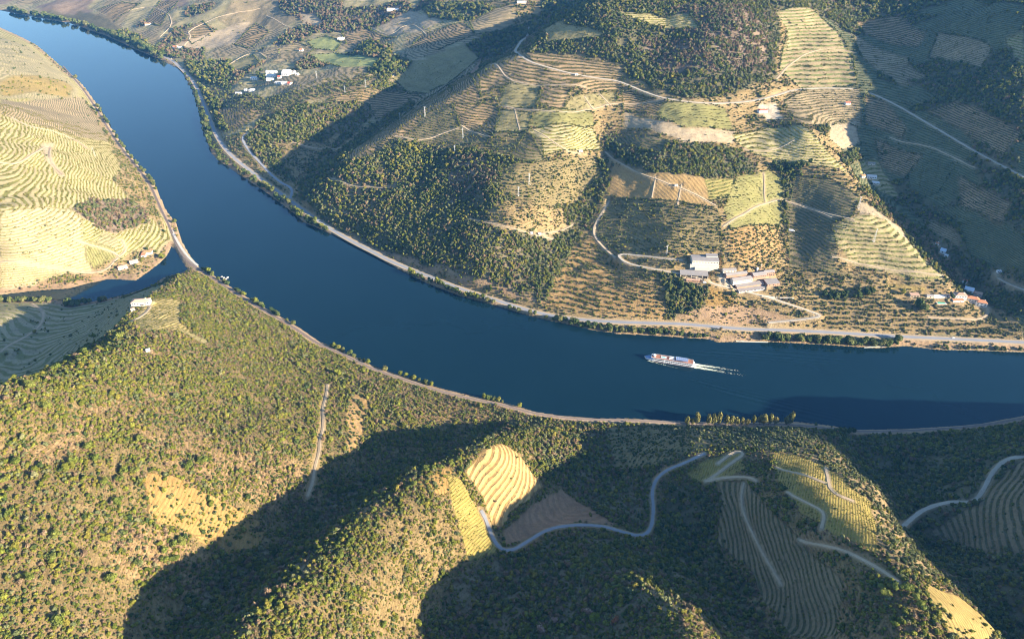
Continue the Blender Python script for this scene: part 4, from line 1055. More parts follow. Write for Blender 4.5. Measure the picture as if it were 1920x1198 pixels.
# the 300 that show largest are objects of their own
zc_ = SY * CP + (CAM_H - SZ) * SP; yc_ = ((CAM_H - SZ) * CP - SY * SP) / zc_; xc_ = SX / zc_
inframe = (np.abs(xc_) < 955 / FOC) & (np.abs(yc_) < 590 / FOC)
big = np.argsort(-np.where(inframe, rad / zc_, 0))[:300]
solo = np.zeros(len(ii), bool); solo[big] = True
def place_word(x, y):
    if x < -250: return 'on the sunlit hillside nearest the camera at far left'
    if x < -120: return 'on the sunlit side of the dark valley near the camera'
    if x < 40: return 'on the sunlit ridge below the bare terraced knoll'
    if x < 230: return 'on the low shaded ridge between the two near roads'
    return 'on the slope below the golden vineyard ridge'
for b in big:
    k = SHRUB_KINDS[kind_ix[b]]
    lab = f'{LOOKS[k]} shrub {place_word(SX[b], SY[b])}'
    o = bpy.data.objects.new('shrub', PROTO[pick[b]]); COL.objects.link(o)
    o.location = (SX[b], SY[b], SZ[b]); o.rotation_euler = (0, 0, srot[b]); o.scale = (rad[b], rad[b], hgt_[b])
    o['label'] = lab; o['category'] = 'shrub'; o['group'] = lab.replace(' shrub ', ' shrubs ', 1)
# everything smaller is one mass of scrub per kind of ground, spread with geometry nodes
def scatter(name, label, cat, P, S, rot, pk, protos):
    hid = bpy.data.collections.new(name + '_sources')
    for k, pm in enumerate(protos):
        hid.objects.link(bpy.data.objects.new(f'{name}_{k:02d}', pm))
    me_ = bpy.data.meshes.new(name); me_.vertices.add(len(P)); me_.vertices.foreach_set('co', P.astype(np.float32).ravel())
    a = me_.attributes.new('sc', 'FLOAT_VECTOR', 'POINT'); a.data.foreach_set('vector', S.astype(np.float32).ravel())
    a = me_.attributes.new('turn', 'FLOAT_VECTOR', 'POINT'); a.data.foreach_set('vector', np.column_stack([0 * rot, 0 * rot, rot]).astype(np.float32).ravel())
    a = me_.attributes.new('pick', 'INT', 'POINT'); a.data.foreach_set('value', pk.astype(np.int32))
    o = tag(link(name, me_), label, cat, kind='stuff')
    g = bpy.data.node_groups.new(name, 'GeometryNodeTree')
    g.interface.new_socket('Geometry', in_out='INPUT', socket_type='NodeSocketGeometry'); g.interface.new_socket('Geometry', in_out='OUTPUT', socket_type='NodeSocketGeometry')
    gi, go = g.nodes.new('NodeGroupInput'), g.nodes.new('NodeGroupOutput')
    ip = g.nodes.new('GeometryNodeInstanceOnPoints'); ci = g.nodes.new('GeometryNodeCollectionInfo')
    ci.inputs['Collection'].default_value = hid; ci.inputs['Separate Children'].default_value = True; ci.inputs['Reset Children'].default_value = True
    def attr(nm, ty):
        x = g.nodes.new('GeometryNodeInputNamedAttribute'); x.data_type = ty; x.inputs['Name'].default_value = nm
        return x.outputs['Attribute']
    g.links.new(gi.outputs[0], ip.inputs['Points']); g.links.new(ci.outputs[0], ip.inputs['Instance'])
    ip.inputs['Pick Instance'].default_value = True
    g.links.new(attr('pick', 'INT'), ip.inputs['Instance Index']); g.links.new(attr('sc', 'FLOAT_VECTOR'), ip.inputs['Scale'])
    e2 = g.nodes.new('FunctionNodeEulerToRotation'); g.links.new(attr('turn', 'FLOAT_VECTOR'), e2.inputs[0]); g.links.new(e2.outputs[0], ip.inputs['Rotation'])
    g.links.new(ip.outputs[0], go.inputs[0])
    md = o.modifiers.new('scatter', 'NODES'); md.node_group = g
    return o
rest = ~solo
for nm, lab, msk in (('woodland', 'dark green woodland covering the slopes across the river', woody & rest),
                     ('orchard_rows', 'rows of small grey green olive and fruit bushes', grovey & rest),
                     ('scrub', 'green and brown scrub scattered over the dry hillsides', ~woody & ~grovey & rest)):
    scatter(nm, lab, 'undergrowth', np.column_stack([SX, SY, SZ])[msk], np.column_stack([rad, rad, hgt_])[msk], srot[msk], pick[msk], PROTO)

scatter('dry_tufts', 'low dry tufts and herbs between the shrubs on the near hills', 'undergrowth', np.column_stack([TX, TY, ground(TX, TY, ZT) - .1]), np.column_stack([trad, trad, trad * 1.1]), RNG.uniform(0, 6.28, len(ta)), tpick, PROTO)
scatter('hedgerows', 'dark hedgerows along the edges of the fields across the river', 'hedges', np.column_stack([HX, HY, ground(HX, HY, ZT) - .1]), np.column_stack([hrad, hrad, hrad * 1.1]), RNG.uniform(0, 6.28, len(HX)), hpick, PROTO)
# vine rows as leafy tufts on the nearer vineyards
VT = [crown_mesh('vine_tuft', LEAF['vine'], 300 + v, 34, .42, 3, 1.2, .6, .5) for v in range(3)]
vmask = np.isin(cover, [KI[k] for k in ('goldv', 'goldv2', 'gold', 'goldw', 'terrace', 'darkterr', 'dark', 'oliveg', 'orangeg', 'olive', 'brown', 'brownw', 'pink', 'terraceg', 'darkg', 'pale')])
vl = np.where(ok & vmask & (RR < 2200) & (tri_ > .62), area * .42 * np.clip(rowa * 1.1, .2, 1), 0) * np.where(RR < 900, 1, np.where(RR < 1450, .5, .28)) * sstep(-.5, .1, fbm(GX, GY, 12, 2, 83))
c2 = RNG.poisson(vl); vi, vj = np.nonzero(c2); rp2 = c2[vi, vj]; vi = np.repeat(vi, rp2); vj = np.repeat(vj, rp2)
vr = np.exp(lr[0] + np.clip(vi + RNG.uniform(-.4, .4, len(vi)), 0, NR - 1.01) * dlr); vt = np.interp(np.clip(vj + RNG.uniform(-.4, .4, len(vj)), 0, NT - 1.01), np.arange(NT), th)
VX, VY = vr * np.sin(vt), vr * np.cos(vt)
vs = RNG.uniform(.55, .95, len(vi)) * np.where(vr < 900, 1, np.where(vr < 1450, 1.25, 1.7))
scatter('vineyard_rows', 'leafy green and gold vine rows along the terraces', 'vines', np.column_stack([VX, VY, ground(VX, VY, ZT) - .05]), np.column_stack([vs, vs, vs]), RNG.uniform(0, 6.28, len(vi)), RNG.integers(0, 3, len(vi)), VT)
print('vines', len(vi), round(time.time() - T0, 1))

# ------------------------------------------------------------------ buildings
class MB:
    """collects boxes, prisms and tubes into one mesh"""
    def __init__(s): s.v = []; s.f = []
    def add(s, v, f):
        o = len(s.v); s.v += [tuple(p) for p in v]; s.f += [tuple(i + o for i in q) for q in f]; return s
    def box(s, x0, x1, y0, y1, z0, z1):
        v = [(x, y, z) for z in (z0, z1) for x, y in ((x0, y0), (x1, y0), (x1, y1), (x0, y1))]
        return s.add(v, [(3, 2, 1, 0), (4, 5, 6, 7), (0, 1, 5, 4), (1, 2, 6, 5), (2, 3, 7, 6), (3, 0, 4, 7)])
    def bar(s, a, b, r0, r1=None, k=5):
        a, b = Vector(a), Vector(b); r1 = r0 if r1 is None else r1
        d = (b - a).normalized(); u = d.orthogonal().normalized(); w = d.cross(u)
        v = [p + (u * math.cos(i * 6.2832 / k) + w * math.sin(i * 6.2832 / k)) * r for p, r in ((a, r0), (b, r1)) for i in range(k)]
        return s.add(v, [(i, (i + 1) % k, k + (i + 1) % k, k + i) for i in range(k)] + [tuple(range(k - 1, -1, -1)), tuple(range(k, 2 * k))])
    def prism(s, prof, x0, x1):
        """profile in y,z pulled along x"""
        n = len(prof)
        v = [(x, y, z) for x in (x0, x1) for y, z in prof]
        return s.add(v, [(i, n + i, n + (i + 1) % n, (i + 1) % n) for i in range(n)] + [tuple(range(n)), tuple(range(2 * n - 1, n - 1, -1))])
    def build(s, name, mat, parent=None, smooth=False, loc=None):
        me = bpy.data.meshes.new(name); me.from_pydata(s.v, [], s.f); me.materials.append(M[mat] if isinstance(mat, str) else mat)
        bm = bmesh.new(); bm.from_mesh(me); bmesh.ops.recalc_face_normals(bm, faces=bm.faces); bm.to_mesh(me); bm.free()
        if smooth: me.polygons.foreach_set('use_smooth', [True] * len(me.polygons))
        return link(name, me, parent, loc)
br = random.Random(4)
for (nm, lab, x, y, wpx, d, h, rot, roof, wall, rmat, nwin, extra), (X, Y, Z, w) in zip(BUILDINGS, BSPOT):
    root = tag(empty(nm, (X, Y, Z), math.radians(rot)), lab, nm.replace('_', ' '))
    x0, x1, y0, y1 = -w / 2, w / 2, -d / 2, d / 2
    o = .45; t = .22
    rise = {'gable': d * .24, 'hip': d * .22, 'mono': d * .12, 'low': d * .05}[roof]
    if roof == 'mono': wp = [(y0, -1.2), (y1, -1.2), (y1, h + rise - .02), (y0, h - .02)]
    elif roof in ('gable', 'low'): wp = [(y0, -1.2), (y1, -1.2), (y1, h - .02), (0, h + rise - .02), (y0, h - .02)]
    else: wp = [(y0, -1.2), (y1, -1.2), (y1, h - .02), (y0, h - .02)]
    wm_ = MB().prism(wp, x0, x1)
    if extra == 'bays':
        wm_ = MB().box(x0, x1, y0 + d * .55, y1, -1.2, h - .02).box(x0, x0 + .4, y0, y1, -1.2, h - .02).box(x1 - .4, x1, y0, y1, -1.2, h - .02)
    wob = wm_.build('wall', wall, root)
    k = rise / (d / 2)
    if roof == 'mono':
        s1 = rise / d
        rf = MB().prism([(y0 - o, h - o * s1), (y1 + o, h + rise + o * s1), (y1 + o, h + rise + o * s1 + t), (y0 - o, h - o * s1 + t)], x0 - o, x1 + o)
    elif roof in ('gable', 'low'):
        rf = MB().prism([(y0 - o, h - o * k), (0, h + rise), (y1 + o, h - o * k), (y1 + o, h - o * k + t), (0, h + rise + t), (y0 - o, h - o * k + t)], x0 - o, x1 + o)
    else:
        e = min(d / 2, w / 2 - .5)
        v = [(x0 - o, y0 - o, h), (x1 + o, y0 - o, h), (x1 + o, y1 + o, h), (x0 - o, y1 + o, h), (x0 - o, y0 - o, h + t), (x1 + o, y0 - o, h + t), (x1 + o, y1 + o, h + t), (x0 - o, y1 + o, h + t), (x0 + e, 0, h + rise + t), (x1 - e, 0, h + rise + t)]
        rf = MB().add(v, [(0, 1, 2, 3), (0, 1, 5, 4), (1, 2, 6, 5), (2, 3, 7, 6), (3, 0, 4, 7), (4, 5, 9, 8), (6, 7, 8, 9), (5, 6, 9), (7, 4, 8)])
    rob = rf.build('roof', rmat, root)
    if h >= 5.5 and roof == 'hip' or nm in ('brick_house', 'cottage'):
        cx = w * .28; MB().box(cx - .45, cx + .45, .3, 1.1, h + rise * .4, h + rise + 1.1).build('chimney', 'white_wall' if wall == 'white_wall' else 'brick', rob)
    if extra == 'bays':
        nb = max(3, int(w // 9))
        for i in range(nb + 1):
            px_ = x0 + .4 + (w - .8) * i / nb
            MB().box(px_ - .35, px_ + .35, y0 + .05, y0 + .7, -1.2, h - .05).build('pillar', wall, root)
        MB().box(x0 + .5, x1 - .5, y0 + .3, y0 + .6, h - 1.0, h - .06).build('lintel', wall, root)
    two = extra == 'two'
    for fl in range(2 if two else 1):
        for i in range(nwin):
            cx = x0 + w * (i + .5) / nwin; ww = min(1.1, w / max(nwin, 1) * .42); z0 = (h * .14 if fl == 0 and two else h * .58 if two else h * .42)
            hh = 1.5 if h > 3.4 else .9
            if nm in ('winery_hall', 'barn', 'cellar_shed'): ww, hh, z0 = w / nwin * .28, 1.1, h * .62
            wb_ = MB().box(cx - ww, cx + ww, y0 - .06, y0 + .02, z0, z0 + hh).build('window', 'dark_glass', root)
    if extra in ('door', 'two'):
        cx = x0 + w * (.5 + (0.5 / max(nwin, 1) if nwin % 2 and nwin > 1 else 0))
        MB().box(cx - .6, cx + .6, y0 - .08, y0 + .02, 0, min(2.2, h * .75)).build('door', 'wood_door', root)
    if nm == 'winery_hall':
        MB().box(w * .06, w / 2 - .3, 1.5, y1 - .3, h + .6, h + 3.2).build('upper_storey', wall, root)
        MB().box(w * .06 - .5, w / 2 + .2, 1.0, y1 + .2, h + 3.2, h + 3.5).build('upper_roof', rmat, root)
        MB().box(x0 - 4, x1, y0 - 5, y0 - .1, -6, 3.2).build('terrace_wall', 'concrete', root)
        MB().box(x0 + 4, x1 - 2, y0 - 9, y0 - 5.05, -7, .4).build('lower_terrace', 'concrete', root)
    if nm == 'villa' and 'nearest' in lab:
        MB().box(x0, x0 + 8, y0 - 9, y0 - .05, -1.2, h - .5).build('wing', wall, root)
        MB().box(x0 - .4, x0 + 8.4, y0 - 9.4, y0 - .1, h - .48, h - .2).build('wing_roof', rmat, root)

def place(x, y):
    X, Y, Z = spot(x, y)
    return X, Y, float(ground(X, Y, ZT))
# brick chimney and water tank at the old factory
X, Y, Z = place(1424, 512)
ch = tag(empty('factory_chimney', (X, Y, Z)), 'tall brick chimney standing behind the factory barns', 'chimney')
MB().box(-1.5, 1.5, -1.5, 1.5, -1, 2.2).build('base', 'brick', ch); MB().bar((0, 0, 2.2), (0, 0, 16), 1.1, .75, 10).build('shaft', 'brick', ch); MB().bar((0, 0, 16), (0, 0, 16.7), .95, .95, 10).build('rim', 'concrete', ch)
X, Y, Z = place(1419, 508)
tk = tag(empty('water_tank', (X, Y, Z)), 'white upright water tank beside the brick chimney', 'tank')
MB().bar((0, 0, -.5), (0, 0, 6.5), 1.9, 1.9, 14).build('tank_shell', 'white_wall', tk, True); MB().bar((0, 0, 6.5), (0, 0, 7.4), 1.9, .3, 14).build('lid', 'steel', tk)
# garden pool
pl = tag(empty('swimming_pool', (POOL[0], POOL[1], POOL[2] + .3)), 'green garden pool left of the white farmhouses', 'pool')
MB().box(-8, 8, -4.5, -3, -1.5, .4).box(-8, 8, 3, 4.5, -1.5, .4).box(-8, -6.5, -3, 3, -1.5, .4).box(6.5, 8, -3, 3, -1.5, .4).build('pool_rim', 'concrete', pl)
MB().box(-6.5, 6.5, -3, 3, -1, .25).build('pool_water', 'pool_green', pl)
# retaining walls
for lab, a, b, hh in (('long pale retaining wall below the right end of the factory', (1428, 556), (1488, 561), 5.0), ('pale stone wall along the river path below the factory road', (1380, 640), (1440, 642), 2.0), ('pale stone quay wall jutting into the river', (1620, 652), (1660, 650), 2.0)):
    A = np.array(place(*a)); B_ = np.array(place(*b)); k = 12
    P = np.array([A[:2] + (B_[:2] - A[:2]) * i / k for i in range(k + 1)])
    n_ = np.array([-(B_ - A)[1], (B_ - A)[0]]); n_ /= np.linalg.norm(n_)
    z = np.maximum(ground(P[:, 0], P[:, 1], ZT), 0)
    mb = MB()
    for i in range(k):
        q = [P[i] - n_ * .5, P[i + 1] - n_ * .5, P[i + 1] + n_ * .5, P[i] + n_ * .5]
        zz = [z[i], z[i + 1], z[i + 1], z[i]]
        v = [(p[0], p[1], s - 2.5) for p, s in zip(q, zz)] + [(p[0], p[1], s + hh * .6) for p, s in zip(q, zz)]
        mb.add(v, [(3, 2, 1, 0), (4, 5, 6, 7), (0, 1, 5, 4), (2, 3, 7, 6)] + ([(3, 0, 4, 7)] if i == 0 else []) + ([(1, 2, 6, 5)] if i == k - 1 else []))
    tag(mb.build('retaining_wall', 'concrete'), lab, 'wall')

# ------------------------------------------------------------------ pylons
PYL = [(992,346,20,'lattice pylon in the middle of the terraced wood'),(972,367,16,'lower lattice pylon on the left part of the terraced wood'),(868,259,20,'lattice pylon at the bottom edge of the dark vineyard'),(853,288,16,'lattice pylon rising from dark trees left of the spur'),
 (797,218,19,'lattice pylon on the terraced spur crest'),(750,226,17,'lattice pylon at the shadow edge of the side valley'),(686,164,19,'lattice pylon on the far terraces beside a track'),(647,175,17,'leftmost lattice pylon on the far terraces'),
 (1638,452,22,'tall steel pylon on the triangular terraced hillside'),(1609,390,20,'steel pylon on the crest above the triangular hillside'),(1250,475,14,'slim pylon behind the cream winery hall'),(594,146,16,'slim pylon right of the distant estate'),(178,292,18,'lattice pylon on the left bank terraces')]
for x, y, hp, lab in PYL:
    X, Y, Z = place(x, y); h = hp * 1.15
    r = tag(empty('pylon', (X, Y, Z - .3), .5), lab, 'pylon', 'power line pylons on the hills')
    mb = MB(); b = h * .065
    for sx in (-1, 1):
        for sy in (-1, 1): mb.bar((sx * b, sy * b, 0), (sx * .28, sy * .28, h), .10, .07, 4)
    zs = [0, .2, .38, .54, .68, .80, .9, 1]
    for a, c in zip(zs[:-1], zs[1:]):
        ba, bc = b + (.28 - b) * a, b + (.28 - b) * c
        for i in range(4):
            p0 = [(-1, -1), (1, -1), (1, 1), (-1, 1)][i]; p1 = [(1, -1), (1, 1), (-1, 1), (-1, -1)][i]
            mb.bar((p0[0] * ba, p0[1] * ba, a * h), (p1[0] * bc, p1[1] * bc, c * h), .05, .05, 4)
    mb.build('mast', 'steel', r)
    for zf, L in ((.99, 2.6), (.86, 3.2)):
        MB().bar((-L, 0, h * zf), (L, 0, h * zf), .09, .09, 4).bar((-L, 0, h * zf), (0, 0, h * zf + .9), .07, .07, 4).bar((L, 0, h * zf), (0, 0, h * zf + .9), .07, .07, 4).build('cross_arm', 'steel', r)
    MB().box(-b - .4, b + .4, -b - .4, b + .4, -1.5, .5).build('footing', 'concrete', r)

# ------------------------------------------------------------------ vehicles
def vehicle(name, lab, x, y, ang, L, Wd, Ht, van=False):
    X, Y, Z = place(x, y)
    r = tag(empty(name, (X, Y, Z + .35), ang), lab, name.split('_')[-1])
    hw = Wd / 2
    prof = [(-L / 2, .35), (L / 2, .35), (L / 2, .95), (L / 2 - .1, 1.0), (L * .28, 1.08), (-L / 2 + .05, 1.1)] if not van else [(-L / 2, .35), (L / 2, .35), (L / 2, 1.1), (L * .36, 1.3), (L * .24, Ht), (-L / 2, Ht)]
    v = [(a, s * hw, z) for s in (-1, 1) for a, z in prof]; n = len(prof)
    MB().add(v, [(i, (i + 1) % n, n + (i + 1) % n, n + i) for i in range(n)] + [tuple(range(n)), tuple(range(2 * n - 1, n - 1, -1))]).build('body', 'car_white', r)
    if not van:
        c = [(-L * .40, 1.1), (L * .22, 1.08), (L * .06, Ht), (-L * .30, Ht)]
        v = [(a, s * (hw - .12), z) for s in (-1, 1) for a, z in c]
        MB().add(v, [(0, 1, 5, 4), (1, 2, 6, 5), (2, 3, 7, 6), (3, 0, 4, 7), (0, 1, 2, 3), (7, 6, 5, 4)]).build('cabin', 'dark_glass', r)
        MB().box(-L * .29, L * .05, -hw + .16, hw - .16, Ht, Ht + .05).build('roof', 'car_white', r)
    else: MB().box(L * .26, L * .34, -hw + .1, hw - .1, 1.4, Ht - .2).build('windscreen', 'dark_glass', r)
    for sx in (-.31, .31):
        for sy in (-1, 1): MB().bar((sx * L, sy * (hw - .2), .33), (sx * L, sy * (hw + .03), .33), .33, .33, 12).build('wheel', 'rubber', r)
vehicle('white_car', 'white car driving on the riverside road at right', 1787, 634, -.02, 4.4, 1.8, 1.5)
vehicle('parked_car', 'white car parked on the ridge road above the pale terraces', 1424, 189, .25, 4.4, 1.8, 1.5)
vehicle('white_van', 'white van parked in front of the brick outbuilding', 1321, 531, -.25, 6.0, 2.1, 2.5, True)
vehicle('white_bus', 'white bus parked on the track beside the triangular hillside', 1484, 434, -.3, 11.0, 2.5, 3.2, True)

# ------------------------------------------------------------------ river ship
mid = (SHIP_BOW + SHIP_STERN) / 2
ship = tag(empty('river_ship', (mid[0], mid[1], .0), math.atan2(HEAD[1], HEAD[0])), 'long white river cruise ship with a wooden sun deck and striped canopy', 'ship')
L2 = SHIP_L / 2; BW = 5.7
def outline(zw, bowx, grow):      # plan of the hull at one level
    p = [(-L2 + .6, -BW * .86 * grow), (-L2 + 4, -BW * grow), (L2 * .66, -BW * grow), (L2 * .84, -BW * .78 * grow), (L2 * .94, -BW * .42 * grow), (bowx, 0)]
    return [(x, y, zw) for x, y in p] + [(x, -y, zw) for x, y in reversed(p[:-1])]
def loft(levels, name, mat, parent, cap=True):
    n = len(levels[0]); v = [p for l in levels for p in l]; f = []
    for k in range(len(levels) - 1): f += [(k * n + i, k * n + (i + 1) % n, (k + 1) * n + (i + 1) % n, (k + 1) * n + i) for i in range(n)]
    if cap: f += [tuple(range(n - 1, -1, -1)), tuple(range((len(levels) - 1) * n, len(levels) * n))]
    return MB().add(v, f).build(name, mat, parent)
loft([outline(-1.2, L2 * .965, .93), outline(.55, L2 * .98, .985)], 'waterline_stripe', 'ship_red', ship)
hull = loft([outline(.56, L2 * .98, .987), outline(2.4, L2 * .995, 1.0), outline(3.6, L2, 1.0)], 'hull', 'ship_white', ship)
loft([outline(3.61, L2 * .99, .97), outline(3.66, L2 * .99, .97)], 'fore_deck', 'canopy_blue', ship)
sup = MB()
a0, a1 = -L2 + 2.5, L2 * .74
pl_ = [(a0, -BW + .12), (a1 - 5, -BW + .12), (a1 - 1.2, -BW * .72), (a1, -BW * .3), (a1, BW * .3), (a1 - 1.2, BW * .72), (a1 - 5, BW - .12), (a0, BW - .12)]
loft([[(x, y, 3.67) for x, y in pl_], [(x, y, 6.6) for x, y in pl_]], 'superstructure', 'ship_white', ship)
pd = [(x * .985 - .2, y * .96) for x, y in pl_]
loft([[(x, y, 6.61) for x, y in pd], [(x, y, 6.68) for x, y in pd]], 'sun_deck', 'deck_wood', ship)
rail = MB()
for i in range(len(pl_)):
    p, q = pl_[i], pl_[(i + 1) % len(pl_)]
    for z in (7.1, 7.6): rail.bar((*p, z), (*q, z), .05, .05, 4)
    k = max(1, int(math.dist(p, q) // 2.5))
    for j in range(k): rail.bar((p[0] + (q[0] - p[0]) * j / k, p[1] + (q[1] - p[1]) * j / k, 6.6), (p[0] + (q[0] - p[0]) * j / k, p[1] + (q[1] - p[1]) * j / k, 7.6), .05, .05, 4)
rail.build('railing', 'ship_white', ship)
wme_ = None
for row, z0, z1, xs in ((0, 4.4, 5.9, np.linspace(a0 + 3, a1 - 24, 15)), (1, 1.5, 2.8, np.linspace(a0 + 4, a1 - 24, 14))):
    for xw in xs:
        for sy in (-1, 1):
            yo = (BW - .12) if row == 0 else BW * .992
            o = MB().box(-.95, .95, -.05, .05, z0, z1) if wme_ is None else None
            ob = o.build('window', 'dark_glass', ship, loc=(xw, sy * yo, 0))
for sy in (-1, 1):
    MB().box(a1 - 21, a1 - 6, -.05, .05, 4.3, 5.9).build('lounge_window', 'dark_glass', ship, loc=(0, sy * (BW - .12), 0))
    MB().box(a1 - 20, a1 - 4, -.05, .05, 1.7, 2.7).build('restaurant_window', 'dark_glass', ship, loc=(0, sy * BW * .995, 0))
whl = MB().bar((a1 - 5, 0, 6.68), (a1 - 5, 0, 8.9), 2.6, 2.4, 14).build('wheelhouse', 'ship_white', ship, True)
MB().bar((a1 - 5, 0, 8.9), (a1 - 5, 0, 9.2), 2.8, 2.5, 14).build('wheelhouse_roof', 'ship_white', whl, True); MB().bar((a1 - 5, 0, 7.7), (a1 - 5, 0, 8.5), 2.6, 2.5, 14).build('wheelhouse_window', 'dark_glass', whl)
pb = MB().box(a1 - 24, a1 - 15, -2.6, 2.6, 6.68, 7.1).build('pool_deck', 'light_roof', ship)
MB().box(a1 - 22, a1 - 17, -1.5, 1.5, 7.1, 7.15).build('pool', 'pool_blue', pb)
for yy in (-3.2, 0, 3.2): MB().box(a1 - 37, a1 - 28, yy - .7, yy + .7, 7.9, 8.2).bar((a1 - 36, yy, 6.7), (a1 - 36, yy, 7.9), .12).bar((a1 - 29, yy, 6.7), (a1 - 29, yy, 7.9), .12).build('white_awning', 'ship_white', ship)
cn_ = MB().box(a1 - 57, a1 - 38, -4.6, 4.6, 9.0, 9.15)
for xx in np.linspace(a1 - 56, a1 - 39, 5):
    for yy in (-4.4, 4.4): cn_.bar((xx, yy, 6.68), (xx, yy, 9.0), .1)
cn_ = cn_.build('canopy', 'canopy_blue', ship)
for xx in np.linspace(a1 - 56.5, a1 - 38.5, 7): MB().box(xx - .18, xx + .18, -4.7, 4.7, 9.15, 9.25).build('canopy_rib', 'light_roof', cn_)
MB().box(a0 + 8, a0 + 11, -1.6, 1.6, 6.68, 8.6).build('funnel_housing', 'ship_white', ship)
MB().bar((a1 - 1.5, 0, 6.6), (a1 - 1.5, 0, 11), .1, .06).build('mast', 'steel', ship)
MB().box(a0 - 2.0, a0, -4.6, 4.6, 3.6, 4.7).build('stern_bulwark', 'ship_white', ship)

# ------------------------------------------------------------------ trees
SPEC = {}
def species(name, leafs, crown_kw, trunk_kw, n=3):
    SPEC[name] = [(crown_mesh(name + '_crown', LEAF[leafs], 500 + len(SPEC) * 10 + v, **crown_kw), trunk_mesh(name + '_trunk', 40 + len(SPEC) * 10 + v, **trunk_kw)) for v in range(n)]
species('pine', 'pine', dict(n_leaf=520, leaf=.17, lobes=9, height=1.1, core=.55, spread=.75), dict(h=1.0, r0=.055, limbs=6, spread=.5))
species('bank_tree', 'bank', dict(n_leaf=300, leaf=.24, lobes=8, height=1.5, core=.7, spread=.6), dict(h=.7, r0=.08))
species('dark_tree', 'dark', dict(n_leaf=300, leaf=.24, lobes=8, height=1.6, core=.7, spread=.55), dict(h=.7, r0=.08))
species('poplar', 'poplar', dict(n_leaf=420, leaf=.26, lobes=9, height=3.2, core=.6, spread=.6), dict(h=1.4, r0=.07))
species('cypress', 'dark', dict(n_leaf=300, leaf=.28, lobes=5, height=6.0, core=.8, spread=.3), dict(h=1.0, r0=.10))
species('bright_tree', 'bright', dict(n_leaf=420, leaf=.18, lobes=8, height=1.5, core=.5, spread=.7), dict(h=.9, r0=.07))
species('dead_tree', 'pinkdead', dict(n_leaf=420, leaf=.10, lobes=7, height=1.6, core=.3, spread=.7), dict(h=1.0, r0=.05, limbs=7))
species('russet_tree', 'russet', dict(n_leaf=320, leaf=.14, lobes=6, height=1.4, core=.4, spread=.7), dict(h=1.0, r0=.05))
species('olive_tree', 'olive', dict(n_leaf=200, leaf=.24, lobes=6, height=1.4, core=.65, spread=.6), dict(h=.6, r0=.09))
tr_ = random.Random(11)
TREE_H = {'pine': .75, 'bank_tree': .25, 'dark_tree': .25, 'poplar': .45, 'cypress': .15, 'bright_tree': .5, 'dead_tree': .5, 'russet_tree': .5, 'olive_tree': .3}
def tree(name, sp, X, Y, r, lab, group=None, hs=1.0):
    z = float(ground(X, Y, ZT))
    root = empty(name, (X, Y, z), tr_.uniform(0, 6.28))
    cm, tm = tr_.choice(SPEC[sp])
    c = link('crown', cm, root, (0, 0, TREE_H[sp] * r)); c.scale = (r, r * tr_.uniform(.88, 1.12), r * hs * tr_.uniform(.9, 1.12))
    t = link('trunk', tm, root, (0, 0, 0)); t.scale = (r, r, r * (TREE_H[sp] + .75))
    return tag(root, lab, 'tree', group)
# pines on the hillside nearest the camera
PINES = [(167,835),(182,855),(138,861),(35,865),(237,880),(227,896),(257,881),(200,901),(384,863),(357,871),(224,938),(452,880),(108,998),(10,898),(329,1017),(344,1015),(310,1028),(312,1047),(330,1045),(212,1085),(115,1160),(102,1043),(176,628),(129,668),(109,688),(160,655),(60,722),(228,628),(60,1080),(20,960),(265,820),(90,760)]
for x, y in PINES:
    X, Y, _ = spot(x, y + 8)
    tree('pine_tree', 'pine', X, Y, tr_.uniform(3.4, 5.0), 'light green pine tree on the sunlit hillside nearest the camera', 'pines on the near hillside')
for x, y in [(706,926),(702,952),(827,872),(813,874),(800,880),(845,866),(720,1168),(753,1118),(660,1010),(640,1040),(778,905),(862,858),(590,1090)]:
    X, Y, _ = spot(x, y + 6)
    tree('pine_tree', 'pine', X, Y, tr_.uniform(2.6, 3.8), 'light green pine tree along the ridge left of the bare knoll', 'pines along the middle ridge')
for x, y in [(1650,1098),(1656,1112),(1694,1102),(1704,1100),(1724,1134),(1716,1118),(1676,1100)]:
    X, Y, _ = spot(x, y + 6)
    tree('pine_tree', 'pine', X, Y, tr_.uniform(2.8, 3.8), 'green pine tree on the lower right vineyard ridge', 'pines on the vineyard ridge')
for x, y, sp, nm, r, lab in [(1113,1168,'bright_tree','broadleaf_tree',5.0,'bright yellow green tree among dark scrub at the bottom edge'),(1040,1168,'dead_tree','dead_tree',3.6,'pinkish bare tree left of the bright tree'),(1014,1186,'dead_tree','dead_tree',4.2,'lowest pinkish bare tree at the bottom edge'),
     (1103,1152,'dead_tree','dead_tree',4.0,'pinkish bare tree just behind the bright tree'),(1154,1166,'russet_tree','broadleaf_tree',3.4,'rust red tree right of the bright tree'),(644,975,'russet_tree','broadleaf_tree',2.4,'small rust red tree on the dark side of the middle ridge'),(466,935,'dark_tree','broadleaf_tree',3.6,'single round dark tree right of the bare orange slope'),
     (1722,578,'dark_tree','broadleaf_tree',10.0,'very large dark tree left of the green pool'),(1732,583,'bank_tree','broadleaf_tree',8.0,'large green tree beside the very large dark tree'),(1846,560,'bank_tree','broadleaf_tree',5.5,'round green tree behind the right farmhouse'),(1784,560,'dark_tree','broadleaf_tree',4.5,'dark tree between wash house and left farmhouse'),
     (1692,552,'bright_tree','broadleaf_tree',5.0,'light green bush tree left of the open stable'),(1374,556,'bank_tree','broadleaf_tree',5.5,'round tree below the gravel road under the factory'),(1133,316,'dark_tree','broadleaf_tree',4.5,'dark tree at the left corner of the brown field')]:
    X, Y, _ = spot(x, y)
    tree(nm, sp, X, Y, r, lab)
